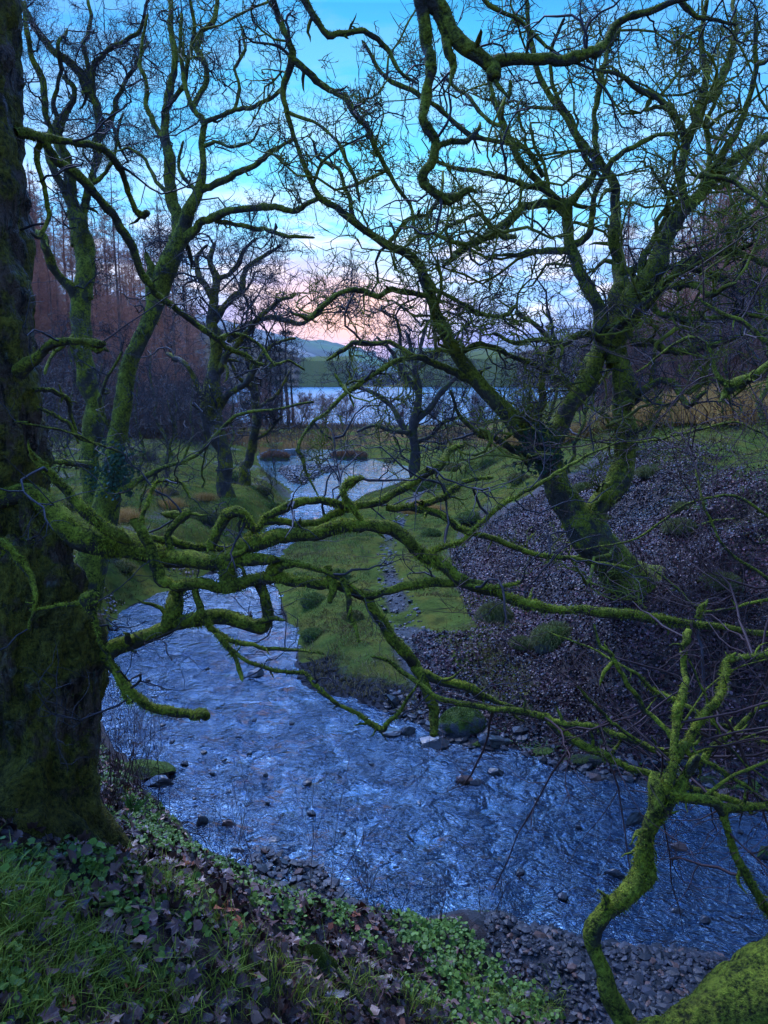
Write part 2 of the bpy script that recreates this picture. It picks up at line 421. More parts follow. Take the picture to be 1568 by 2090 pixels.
def sdfline(x, y, pts):
    d2 = np.full(np.shape(x), 1e18)
    for (ax, ay), (bx, by) in zip(pts[:-1], pts[1:]):
        ex, ey = bx - ax, by - ay; wx, wy = x - ax, y - ay
        t = np.clip((wx * ex + wy * ey) / (ex * ex + ey * ey + 1e-12), 0, 1)
        d2 = np.minimum(d2, (wx - t * ex) ** 2 + (wy - t * ey) ** 2)
    return np.sqrt(d2)
PATH = poly_w("960,1500 900,1430 850,1360 820,1290 800,1220 785,1160 800,1110 830,1060 860,1020")

def build_water():
    ys = [2.0]
    while ys[-1] < 66: ys.append(ys[-1] + max(0.05, 0.010 * ys[-1]))
    ys = np.array(ys); U = np.linspace(-1, 1, 260)
    Y = np.repeat(ys[:, None], len(U), 1); Xc = -1.5 * sstep(4, 25, Y) + 0 * U
    X = Xc + U[None, :] * (14.5 - 9.0 * sstep(8, 16, Y) + 3 * sstep(35, 55, Y))
    Z = wz(Y) + fbm(np.stack([X * 1.6, Y * 1.6], -1), 3, 3) * 0.03 + fbm(np.stack([X * 4.5, Y * 4.5], -1), 8, 2) * 0.014
    nr, nc = X.shape; idx = np.arange(nr * nc).reshape(nr, nc)
    F = np.stack([idx[:-1, :-1], idx[:-1, 1:], idx[1:, 1:], idx[1:, :-1]], -1).reshape(-1, 4)
    dd = sdf(X, Y, LOWPOLY).ravel()
    keep = (dd[F].min(1) < 0.6)
    o = mesh_obj('stream_water', np.stack([X, Y, Z], -1).reshape(-1, 3), F[keep], M['stream'])
    tag(o, 'rippled blue water of the stream winding down to the lake', 'water', kind='structure')
    V = np.array([(-420, 92, LAKEZ), (420, 92, LAKEZ), (420, 560, LAKEZ), (-420, 560, LAKEZ)], dtype=float)
    V = V + np.array([0, 0, .12])
    o = mesh_obj('lake_water', V, np.array([[0, 1, 2, 3]]), M['lake'])
    tag(o, 'pale bright lake lying beyond the trees', 'water', kind='structure')

def build_far_hills():
    m, nt = nmat('far_hill'); b = NB(nt); p = b.pos()
    n1 = b.noise(p, 0.008, 4, 0.6); n2 = b.noise(p, 0.05, 4, 0.7)
    fields = b.n('ShaderNodeTexVoronoi', i_Scale=0.011); nt.links.new(p, fields.inputs['Vector'])
    fc = b.n('ShaderNodeSeparateColor', i_0=fields.outputs['Color']).outputs[0]
    col = b.ramp(fc, [(0.0, (0.05, 0.11, 0.05)), (0.35, (0.09, 0.17, 0.06)), (0.6, (0.06, 0.10, 0.06)), (0.75, (0.035, 0.045, 0.045)), (1.0, (0.10, 0.16, 0.08))], 'CONSTANT')
    col = b.mix(b.ramp(n1, [(0.42, 0.0), (0.6, 0.9)]), col, (0.06, 0.07, 0.06))
    col = b.mix(b.ramp(n2, [(0.45, 0.0), (0.7, 0.5)]), col, (0.03, 0.035, 0.04))
    b.out(b.bsdf(col, 0.9, 0.1))
    xs = np.linspace(-900, 1300, 260); ys = np.linspace(470, 1700, 110)
    X, Y = np.meshgrid(xs, ys)
    # crest heights follow the photograph's skyline at their own distance
    az = X / Y
    crest = np.interp(az, [-.9, -.3, -.14, -.095, -.06, -.03, 0.0, .03, .08, .14, .2, .5, 1.0], [95, 85, 72, 66, 60, 48, 30, 22, 26, 34, 44, 80, 90])
    prof = sstep(490, 1150, Y)
    Z = -3 + crest * prof * 0.9 + 0 * X
    Z += fbm(np.stack([X * .004, Y * .004], -1), 51, 4) * 12 * prof
    Z += np.maximum(fbm(np.stack([X * .05, Y * .05], -1), 61, 3), 0) * 7 * prof
    Z -= sstep(1300, 1700, Y) * 60
    nr, nc = X.shape; idx = np.arange(nr * nc).reshape(nr, nc)
    F = np.stack([idx[:-1, :-1], idx[:-1, 1:], idx[1:, 1:], idx[1:, :-1]], -1).reshape(-1, 4)
    o = mesh_obj('far_hills', np.stack([X, Y, Z], -1).reshape(-1, 3), F, m)
    tag(o, 'low green and wooded hills across the lake', 'hills', kind='structure')

# ---------------------------------------------------------------- sky, sun, camera
def build_sky():
    w = bpy.data.worlds.new('World'); bpy.context.scene.world = w; w.use_nodes = True
    nt = w.node_tree; nt.nodes.clear(); b = NB(nt)
    tc = b.n('ShaderNodeTexCoord').outputs['Generated']
    sep = b.n('ShaderNodeSeparateXYZ', i_0=tc); x, y, z = sep.outputs
    def L(r, g, bl): return tuple(((c / 255 + 0.055) / 1.055) ** 2.4 if c > 10 else c / 255 / 12.92 for c in (r, g, bl))
    # z = sin(elevation); frame runs from horizon to about 0.40
    zz = b.math('ADD', z, b.math('MULTIPLY', x, 0.00))
    base = b.ramp(zz, [(0.0, L(165, 180, 240)), (0.045, L(160, 184, 243)), (0.085, L(158, 202, 250)), (0.13, L(138, 208, 252)), (0.18, L(125, 212, 252)), (0.27, L(92, 198, 248)), (0.40, L(62, 172, 242)), (0.52, L(45, 125, 240)), (1.0, L(60, 128, 238))])
    violet = b.ramp(b.math('MULTIPLY', b.math('ABSOLUTE', x), 1.0), [(0.12, 0.0), (0.5, 0.55)])
    base = b.mix(violet, base, L(88, 140, 242))
    # cloud bars near the horizon: noise stretched sideways
    mp = b.n('ShaderNodeMapping'); nt.links.new(tc, mp.inputs['Vector']); mp.inputs['Scale'].default_value = (2.2, 2.2, 9.0)
    cn = b.noise(mp.outputs[0], 2.4, 6, 0.6, 0.4)
    band = b.ramp(z, [(0.0, 1.0), (0.11, 1.0), (0.20, 0.45), (0.34, 0.12), (0.6, 0.12), (1.0, 0.15)])
    cm = b.math('MULTIPLY', b.ramp(cn, [(0.46, 0.0), (0.56, 1.0)]), band)
    cl = b.ramp(z, [(0.0, L(140, 145, 215)), (0.10, L(100, 145, 232)), (0.2, L(190, 215, 245)), (1.0, L(190, 200, 240))])
    col = b.mix(cm, base, cl)
    cn2 = b.noise(mp.outputs[0], 5.0, 5, 0.6, 0.3)
    hi = b.math('MULTIPLY', b.ramp(cn2, [(0.5, 0.0), (0.64, 1.0)]), b.ramp(z, [(0.04, 0.4), (0.10, 0.95), (0.24, 0.15), (0.4, 0.0)]))
    col = b.mix(hi, col, L(244, 242, 255))
    # sunset glow low over the lake
    gv = b.n('ShaderNodeVectorMath', operation='DISTANCE'); nt.links.new(tc, gv.inputs[0])
    mp2 = b.n('ShaderNodeMapping'); nt.links.new(tc, mp2.inputs['Vector']); mp2.inputs['Scale'].default_value = (1, 1, 2.1)
    nt.links.new(mp2.outputs[0], gv.inputs[0]); gv.inputs[1].default_value = (-0.06, 0.995, 2.1 * 0.075)
    gm = b.ramp(gv.outputs['Value'], [(0.0, 1.0), (0.06, 0.85), (0.13, 0.35), (0.22, 0.0)])
    gm2 = b.math('MULTIPLY', gm, b.math('ADD', b.math('MULTIPLY', cn2, 1.1), 0.35), True)
    col = b.mix(gm2, col, L(255, 208, 190))
    core = b.ramp(gv.outputs['Value'], [(0.0, 1.0), (0.06, 0.75), (0.11, 0.0)])
    col = b.mix(b.math('MULTIPLY', core, b.ramp(cn, [(0.35, 1.0), (0.6, 0.2)])), col, L(255, 192, 140))
    rosy = b.math('MULTIPLY', b.ramp(b.math('ABSOLUTE', b.math('ADD', x, 0.13)), [(0.0, 0.8), (0.22, 0.0)]), b.ramp(z, [(0.04, 1.0), (0.16, 0.0)]))
    col = b.mix(b.math('MULTIPLY', rosy, 0.32), col, L(238, 200, 225))
    col = b.mix(b.ramp(z, [(0.0, 0.0), (0.0001, 1.0)]), (0.05, 0.05, 0.07), col)
    on = b.noise(tc, 5.5, 4, 0.6, 0.3)
    over = b.ramp(on, [(0.40, L(4, 26, 120)), (0.48, L(30, 95, 225)), (0.57, L(140, 195, 255))])  # unseen broken cloud overhead, added to put highlights and darks in the water
    col = b.mix(b.ramp(z, [(0.42, 0.0), (0.60, 1.0)]), col, over)
    sky = b.n('ShaderNodeTexSky', sky_type='NISHITA'); sky.sun_disc = False
    sky.sun_elevation = math.radians(SUN_EL); sky.sun_rotation = math.radians(SUN_ROT)
    bg = b.n('ShaderNodeBackground', i_Color=sky.outputs[0], i_Strength=0.05)
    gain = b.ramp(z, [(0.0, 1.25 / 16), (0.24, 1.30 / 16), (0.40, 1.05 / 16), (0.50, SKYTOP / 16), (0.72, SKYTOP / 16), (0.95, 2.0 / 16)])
    # bright band added above the view to light the water, dimmed behind and right
    side = b.ramp(b.math('ADD', b.math('MULTIPLY', y, 0.5), 0.5), [(0.45, 0.32), (0.62, 1.0)])
    side = b.math('MULTIPLY', side, b.ramp(b.math('ADD', x, 0.5), [(0.38, 1.0), (0.95, 0.22)]))
    side = b.mix(b.ramp(z, [(0.38, 0.0), (0.46, 1.0)]), (1, 1, 1), side)
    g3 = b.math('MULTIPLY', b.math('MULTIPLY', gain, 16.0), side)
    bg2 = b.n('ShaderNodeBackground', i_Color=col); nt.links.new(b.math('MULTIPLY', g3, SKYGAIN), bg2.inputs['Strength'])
    ad = b.n('ShaderNodeAddShader'); nt.links.new(bg.outputs[0], ad.inputs[0]); nt.links.new(bg2.outputs[0], ad.inputs[1])
    o = b.n('ShaderNodeOutputWorld'); nt.links.new(ad.outputs[0], o.inputs[0])
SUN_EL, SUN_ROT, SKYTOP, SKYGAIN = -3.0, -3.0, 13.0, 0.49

def build_camera():
    cam = bpy.data.cameras.new('camera'); o = bpy.data.objects.new('camera', cam); COL.objects.link(o)
    o.location = CAM; o.rotation_euler = (math.pi / 2 - PITCH, 0, 0)
    cam.sensor_fit = 'VERTICAL'; cam.sensor_height = 24.0; cam.lens = 24.0 * FPX / 2090.0
    cam.clip_start = 0.05; cam.clip_end = 6000
    bpy.context.scene.camera = o
    su = bpy.data.lights.new('added_sun', 'SUN'); so = bpy.data.objects.new('added_sun', su); COL.objects.link(so)
    su.energy = 1.5; su.angle = math.radians(22); su.color = (0.72, 0.80, 1.0)
    # after sunset: high lamp added for bright moss tops and glitter on the water
    from mathutils import Vector
    d = Vector((-0.30, 0.55, 0.80)); so.rotation_euler = d.to_track_quat('Z', 'Y').to_euler()
    sc = bpy.context.scene
    sc.view_settings.view_transform = 'Standard'; sc.view_settings.look = 'None'; sc.view_settings.gamma = 1; sc.view_settings.exposure = 1.38
    sc.cycles.max_bounces = 4; sc.cycles.diffuse_bounces = 2; sc.cycles.glossy_bounces = 2; sc.cycles.transparent_max_bounces = 4
# ---------------------------------------------------------------- tubes and growth
def unit(v): return v / np.maximum(np.linalg.norm(v, axis=-1, keepdims=True), 1e-9)

def tubes(Pn, Rn, sides, lump=0.0, seed=0, barky=0.0):
    """Pn (T,n,3), Rn (T,n) -> verts, quads (parallel-transported rings, closed by a vanishing tip radius)"""
    T, n, _ = Pn.shape
    tg = np.empty_like(Pn); tg[:, 1:-1] = Pn[:, 2:] - Pn[:, :-2]; tg[:, 0] = Pn[:, 1] - Pn[:, 0]; tg[:, -1] = Pn[:, -1] - Pn[:, -2]
    tg = unit(tg)
    ref = np.where(np.abs(tg[:, 0, 2:3]) < 0.8, np.array([[0, 0, 1.]]), np.array([[1., 0, 0]]))
    N = np.empty_like(Pn); N[:, 0] = unit(np.cross(tg[:, 0], ref))
    for i in range(1, n):
        v = N[:, i - 1] - tg[:, i] * np.sum(N[:, i - 1] * tg[:, i], -1, keepdims=True)
        N[:, i] = unit(v)
    Bn = np.cross(tg, N)
    a = np.arange(sides) * 2 * np.pi / sides
    dirs = N[:, :, None, :] * np.cos(a)[None, None, :, None] + Bn[:, :, None, :] * np.sin(a)[None, None, :, None]
    R = Rn[:, :, None, None]
    if lump:
        q = Pn[:, :, None, :] + dirs * R
        sc = 1.0 / np.maximum(Rn.mean(), 0.02)
        f = fbm(q * sc * 0.55, seed, 3) * lump
        R = R * (1 + f[..., None])
    V = Pn[:, :, None, :] + dirs * R
    if barky:
        f = fbm(V * np.array([3.2, 3.2, 1.4]), seed + 5, 4) * 0.16 + (0.5 - np.abs(fbm(V * np.array([13, 13, 4.0]), seed + 9, 3))) * 0.12
        V = V + dirs * (f * barky)[..., None]
    idx = np.arange(T * n * sides).reshape(T, n, sides)
    nx = np.roll(idx, -1, axis=2)
    F = np.stack([idx[:, :-1], nx[:, :-1], nx[:, 1:], idx[:, 1:]], -1).reshape(-1, 4)
    return V.reshape(-1, 3), F

class Geo:
    def __init__(s): s.V = []; s.F3 = []; s.F4 = []; s.n = 0; s.C = []
    def add(s, V, F, col=None):
        if len(V) == 0: return
        F = np.asarray(F) + s.n
        (s.F3 if F.shape[1] == 3 else s.F4).append(F); s.V.append(V); s.n += len(V)
        if col is not None: s.C.append(col)
    def build(s, name, mat, parent=None, smooth=True):
        V = np.vstack(s.V); Fs = []
        if s.F3: Fs.append(np.vstack(s.F3))
        if s.F4: Fs.append(np.vstack(s.F4))
        return mesh_obj(name, V, Fs, mat, parent, smooth, {'col': np.vstack(s.C)} if s.C else None)

def catmull(pts, per):
    pts = np.asarray(pts, float); n = len(pts)
    p = np.vstack([2 * pts[0] - pts[1], pts, 2 * pts[-1] - pts[-2]])
    out = []
    for i in range(n - 1):
        a, b_, c, d = p[i], p[i + 1], p[i + 2], p[i + 3]
        for t in np.arange(per) / per:
            out.append(0.5 * (2 * b_ + (c - a) * t + (2 * a - 5 * b_ + 4 * c - d) * t * t + (3 * b_ - a - 3 * c + d) * t ** 3))
    out.append(p[-2]); return np.array(out)

class Tree:
    """a tree whose limbs follow polylines 'x,y,w ...' in photograph pixels at a distance of their own"""
    def __init__(s, name, base, depth, seed=1, gnarl=0.35):
        s.root = empty(name, base); s.nodes = []; s.D = depth; s.limbs = []; s.rng = np.random.default_rng(seed); s.gn = gnarl; s.seed = seed
    def near_depth(s, x, y):
        if not s.nodes: return s.D
        a = np.array(s.nodes); k = np.argmin((a[:, 0] - x) ** 2 + (a[:, 1] - y) ** 2); return a[k, 2]
    def limb(s, spec, off=0.0, d0=None, wscale=1.0, stub=False, per=5, sides=10, lump=0.16, twigs=1.0, name='branch', wob=1.0, col=None):
        q = [tuple(map(float, t.split(','))) for t in spec.split()]
        xy = np.array([t[:2] for t in q]); w = [t[2] if len(t) > 2 else None for t in q]
        k = [i for i, v in enumerate(w) if v is not None]; w = np.interp(range(len(w)), k, [w[i] for i in k]) * wscale
        cl = np.concatenate([[0], np.cumsum(np.linalg.norm(np.diff(xy, axis=0), axis=1))]); cl = cl / cl[-1]
        if d0 is None: d0 = s.near_depth(*xy[0])
        dd = d0 + off * cl ** 1.0
        if len(xy) > 3:
            dd = dd + s.rng.normal(0, 0.012 * d0, len(dd)) * np.minimum(cl, 1) * wob
        P3 = np.array([P(x, y, d) for (x, y), d in zip(xy, dd)])
        R = w * 0.5 * dd / FPX
        per = 3 if max(w) < 9 else per
        A = catmull(np.hstack([P3, R[:, None]]), per)
        pts, r = A[:, :3], np.maximum(A[:, 3], 0.25 * R.min())
        nn = len(P3); lin = np.stack([np.interp(np.linspace(0, nn - 1, len(pts)), range(nn), P3[:, i]) for i in range(3)], -1)
        if max(w) < 80:
            pts = pts * 0.55 + lin * 0.45
            al = np.concatenate([[0], np.cumsum(np.linalg.norm(np.diff(pts, axis=0), axis=1))]); rm = max(r.mean(), .004)
            ph = s.rng.uniform(0, 100, 3)
            fade = np.minimum(al / (6 * rm), 1)[:, None]
            kn = np.stack([vnoise(np.stack([al / (7 * rm), np.full_like(al, h_)], -1), 7) * .75 + vnoise(np.stack([al / (2.8 * rm), np.full_like(al, h_ + 9)], -1), 8) * .30 for h_ in ph], -1)
            pts = pts + kn * r[:, None] * fade
            r = r * (1 + .16 * vnoise(np.stack([al / (3.2 * rm), np.full_like(al, ph[0])], -1), 5))
        seg = np.linalg.norm(np.diff(pts, axis=0), axis=1).mean()
        pts = pts + s.rng.normal(0, 1, pts.shape) * (np.minimum(r, seg) * np.minimum(1, seg / r) ** 2)[:, None] * 0.10
        for j in range(0, len(pts)):
            t = dd[0] + (dd[-1] - dd[0]) * j / len(pts)
            rel = pts[j] - CAM; dj = rel @ FWD
            s.nodes.append((CX + FPX * (rel @ RT) / dj, CY - FPX * (rel @ UP) / dj, dj))
        # tip
        if stub:
            d = unit(pts[-1] - pts[-2]); e = [pts[-1] + d * r[-1] * 0.25, pts[-1] + d * r[-1] * 0.3, pts[-1] + d * r[-1] * 0.2]; er = [r[-1] * 0.8, r[-1] * 0.4, 0.001]
        else:
            d = unit(pts[-1] - pts[-2]); e = [pts[-1] + d * r[-1] * 1.2, pts[-1] + d * r[-1] * 2.0]; er = [r[-1] * 0.6, 0.001]
        pts2 = np.vstack([pts, e]); r2 = np.concatenate([r, er])
        spur = []
        if 9 < max(w) < 80 and twigs > 0:
            L_ = np.linalg.norm(np.diff(pts, axis=0), axis=1).sum(); k_ = s.rng.poisson(L_ / (r.mean() * 16))
            for _ in range(min(k_, 14)):
                i = int(s.rng.integers(2, max(3, len(pts) - 2))); i = min(i, len(pts) - 1); tg = unit(pts[i] - pts[i - 1])
                rd = s.rng.normal(0, 1, 3) + np.array([0, 0, s.rng.choice([-1.2, 1.0])]); rd = unit(rd - tg * (rd @ tg)); dr = unit(rd + tg * s.rng.uniform(-.1, .7))
                ln = r[i] * s.rng.uniform(2.5, 8); q_ = [pts[i]]
                for _j in range(5): dr = unit(dr + s.rng.normal(0, .38, 3)); q_.append(q_[-1] + dr * ln / 5)
                spur.append((np.array(q_), r[i] * s.rng.uniform(.3, .55) * np.array([1.1, .95, .95, .75, .55, .1])))
        s.limbs.append(dict(spur=spur, p=pts2, r=r2, sides=sides if max(w) > 9 else 6, lump=lump, tw=twigs, name=name))
        return s
    def build_limbs(s, mat, trunk_n=1):
        """first trunk_n limbs are the trunk, every other one a branch of its own"""
        g = Geo()
        for L in s.limbs[:trunk_n]:
            g.add(*tubes(L['p'][None], L['r'][None], max(L['sides'], 16), L['lump'], s.seed, L.get('barky', 0)))
        g.build('trunk', mat, s.root)
        for i, L in enumerate(s.limbs[trunk_n:]):
            g = Geo(); g.add(*tubes(L['p'][None], L['r'][None], L['sides'], L['lump'], s.seed + i))
            for q_, r_ in L.get('spur', []): g.add(*tubes(q_[None], r_[None], 8, .25, s.seed + i))
            g.build(L['name'], mat, s.root)

    def crown(s, mat, density=1.0, L0=1.0, r0=0.02, levels=3, gn=None, up=0.15, name='crown', kid=(5, 4, 3), rmin=0.0035, from_limbs=None, mind=2.2, spread=0.9, shrink=0.55):
        rg = s.rng; gn = s.gn if gn is None else gn
        st, di, rr, ll = [], [], [], []
        for L in (s.limbs if from_limbs is None else from_limbs):
            if L['tw'] <= 0: continue
            p, r = L['p'], L['r']; seg = np.linalg.norm(np.diff(p, axis=0), axis=1); tot = seg.sum()
            n = rg.poisson(max(tot * density * L['tw'], 0.01)) + (1 if tot > 0.3 else 0)
            c = np.concatenate([[0], np.cumsum(seg)])
            for t in (1 - rg.random(n) ** 1.25 * 0.93):
                k = min(np.searchsorted(c, t * tot), len(p) - 2); k = max(k, 1)
                tg = unit(p[k] - p[k - 1]); rd = unit(rg.normal(0, 1, 3)); rd = unit(rd - tg * (rd @ tg))
                dr = unit(tg * rg.uniform(0.1, 0.9) + rd * spread + np.array([0, 0, up * 1.5]))
                rad = min(r[k] * 0.6, r0) * rg.uniform(0.55, 1.1)
                st.append(p[k]); di.append(dr); rr.append(rad); ll.append(L0 * rg.uniform(0.45, 1.25) * min(1, rad / r0 + 0.4))
        g = Geo()
        if not st: return
        st, di, rr, ll = map(np.array, (st, di, rr, ll))
        grow(g, st, di, rr, ll, levels, rg, gn, up, kid, rmin, mind, shrink)
        return g.build(name, mat, s.root)

def grow(g, st, di, rr, ll, levels, rg, gn, up, kid, rmin, mind=0.0, shrink=0.55, tropism=(0, 0, 1), ang=(0.55, 1.25)):
    tr = np.array(tropism, float)
    for lv in range(levels + 1):
        T = len(st)
        if T == 0: break
        n = (9, 7, 5, 4, 4)[lv]
        pts = np.empty((T, n, 3)); pts[:, 0] = st; d = di.copy()
        step = ll / (n - 1)
        for i in range(1, n):
            d = unit(d + rg.normal(0, gn, (T, 3)) + tr * up)
            pts[:, i] = pts[:, i - 1] + d * step[:, None]
        R = rr[:, None] * np.linspace(1, 0.45, n)[None, :] * (1 + rg.normal(0, 0.10, (T, n)))
        R = np.maximum(R, rmin * 0.5); R[:, -1] *= 0.4
        ok = np.linalg.norm(pts - CAM, axis=2).min(1) > mind
        sides = (6, 4, 3, 3, 3)[lv]
        g.add(*tubes(pts[ok], R[ok], sides))
        if lv == levels: break
        k = kid[min(lv, len(kid) - 1)]
        cnt = rg.poisson(k, T); cnt[~ok] = 0
        par = np.repeat(np.arange(T), cnt); m = len(par)
        pos = np.clip((0.15 + 0.85 * rg.random(m) ** 0.8) * (n - 1), 0, n - 1.001); i0 = pos.astype(int); fr = pos - i0
        st2 = pts[par, i0] * (1 - fr)[:, None] + pts[par, i0 + 1] * fr[:, None]
        tg = unit(pts[par, i0 + 1] - pts[par, i0])
        rd = rg.normal(0, 1, (m, 3)); rd = unit(rd - tg * np.sum(rd * tg, -1, keepdims=True))
        an = rg.uniform(ang[0], ang[1], m)[:, None]
        di = unit(tg * np.cos(an) + rd * np.sin(an) + tr * up * 0.5)
        rr = np.maximum(R[par, i0] * rg.uniform(0.5, 0.75, m), rmin)
        ll = ll[par] * shrink * rg.uniform(0.6, 1.3, m)
        st = st2

def fuzz(tree, limbs, density, length=0.018, width=0.003, maxd=7, name='moss', c1=(0.045, 0.06, 0.005), c2=(0.36, 0.39, 0.032), upbias=0.4, rmin=0.008, seed=3, cover=0.5):
    """short moss strands rooted on the limbs' skin, thickest on their upper side"""
    rg = np.random.default_rng(seed); Vs = []; Cs = []
    for L in limbs:
        p, r = L['p'][:-2], L['r'][:-2]
        if r.max() < rmin: continue
        seg = np.diff(p, axis=0); sl = np.linalg.norm(seg, axis=1)
        area = sl * 2 * np.pi * (r[:-1] + r[1:]) / 2
        cnt = rg.poisson(np.minimum(area * density, 40000)); k = np.repeat(np.arange(len(sl)), cnt); m = len(k)
        if m == 0: continue
        f = rg.random(m)[:, None]; c = p[k] + seg[k] * f; rad = r[k] * (1 - f[:, 0]) + r[k + 1] * f[:, 0]
        tg = unit(seg[k]); rd = rg.normal(0, 1, (m, 3)); rd = unit(rd - tg * np.sum(rd * tg, -1, keepdims=True))
        patch = fbm(c * 4.5, seed, 2)
        keep = rg.random(m) < np.clip(cover + upbias * rd[:, 2] + patch * 1.8, 0.02, 1)
        c, rad, tg, rd, patch = c[keep], rad[keep], tg[keep], rd[keep], patch[keep]; m = len(c)
        base = c + rd * (rad * 0.96)[:, None]
        ln = length * rg.uniform(0.4, 1.5, m) * (0.8 + np.clip(patch, -.4, .8)); d = unit(rd + rg.normal(0, 0.5, (m, 3)) + np.array([0, 0, -0.25]) * (rd[:, 2:3] < 0.1) * 2)
        s = unit(np.cross(d, rg.normal(0, 1, (m, 3)))) * (width * rg.uniform(0.6, 1.3, m))[:, None]
        V = np.stack([base - s, base + s, base + d * ln[:, None] + np.array([0, 0, -0.15]) * ln[:, None]], 1)
        t = np.clip(rg.random(m) ** 1.5 * 0.9 + patch * 0.6, 0, 1)[:, None]
        col = np.array(c1) * (1 - t) + np.array(c2) * t
        br = rg.random(m) < 0.12; col[br] = np.array((0.09, 0.055, 0.015)) * rg.uniform(.6, 1.3, (br.sum(), 1))
        Vs.append(V.reshape(-1, 3)); Cs.append(np.repeat(col, 3, axis=0))
    if not Vs: return
    V = np.vstack(Vs); o = mesh_obj(name, V, np.arange(len(V)).reshape(-1, 3), M['moss_fuzz'], tree.root, False, {'col': np.vstack(Cs)})
    return o

def leaf_cards(centers, normals, size, rg, shape='ivy', c1=(0.01, 0.03, 0.015), c2=(0.03, 0.07, 0.03), droop=0.3):
    """small pointed leaves: 5-gon fans"""
    m = len(centers)
    n = unit(normals + rg.normal(0, 0.45, (m, 3))); u = unit(np.cross(n, rg.normal(0, 1, (m, 3)))); v = np.cross(n, u)
    s = (size * rg.uniform(0.5, 1.3, m))[:, None]
    outline = {'ivy': [(0, -.1), (.55, .1), (.35, .5), (0, 1.0), (-.35, .5), (-.55, .1)], 'round': [(0, -.1), (.5, .15), (.5, .65), (0, .85), (-.5, .65), (-.5, .15)],
               'long': [(0, 0), (.14, .35), (.12, .8), (0, 1.4), (-.12, .8), (-.14, .35)]}[shape]
    V = np.stack([centers + u * a * s + v * bq * s - n * (abs(a) + bq * bq) * droop * s * 0.6 for a, bq in outline], 1)
    F = np.arange(m * 6).reshape(m, 6)
    t = rg.random(m)[:, None]; c = np.array(c1) * (1 - t) + np.array(c2) * t
    return V.reshape(-1, 3), F, np.repeat(c, 6, axis=0)
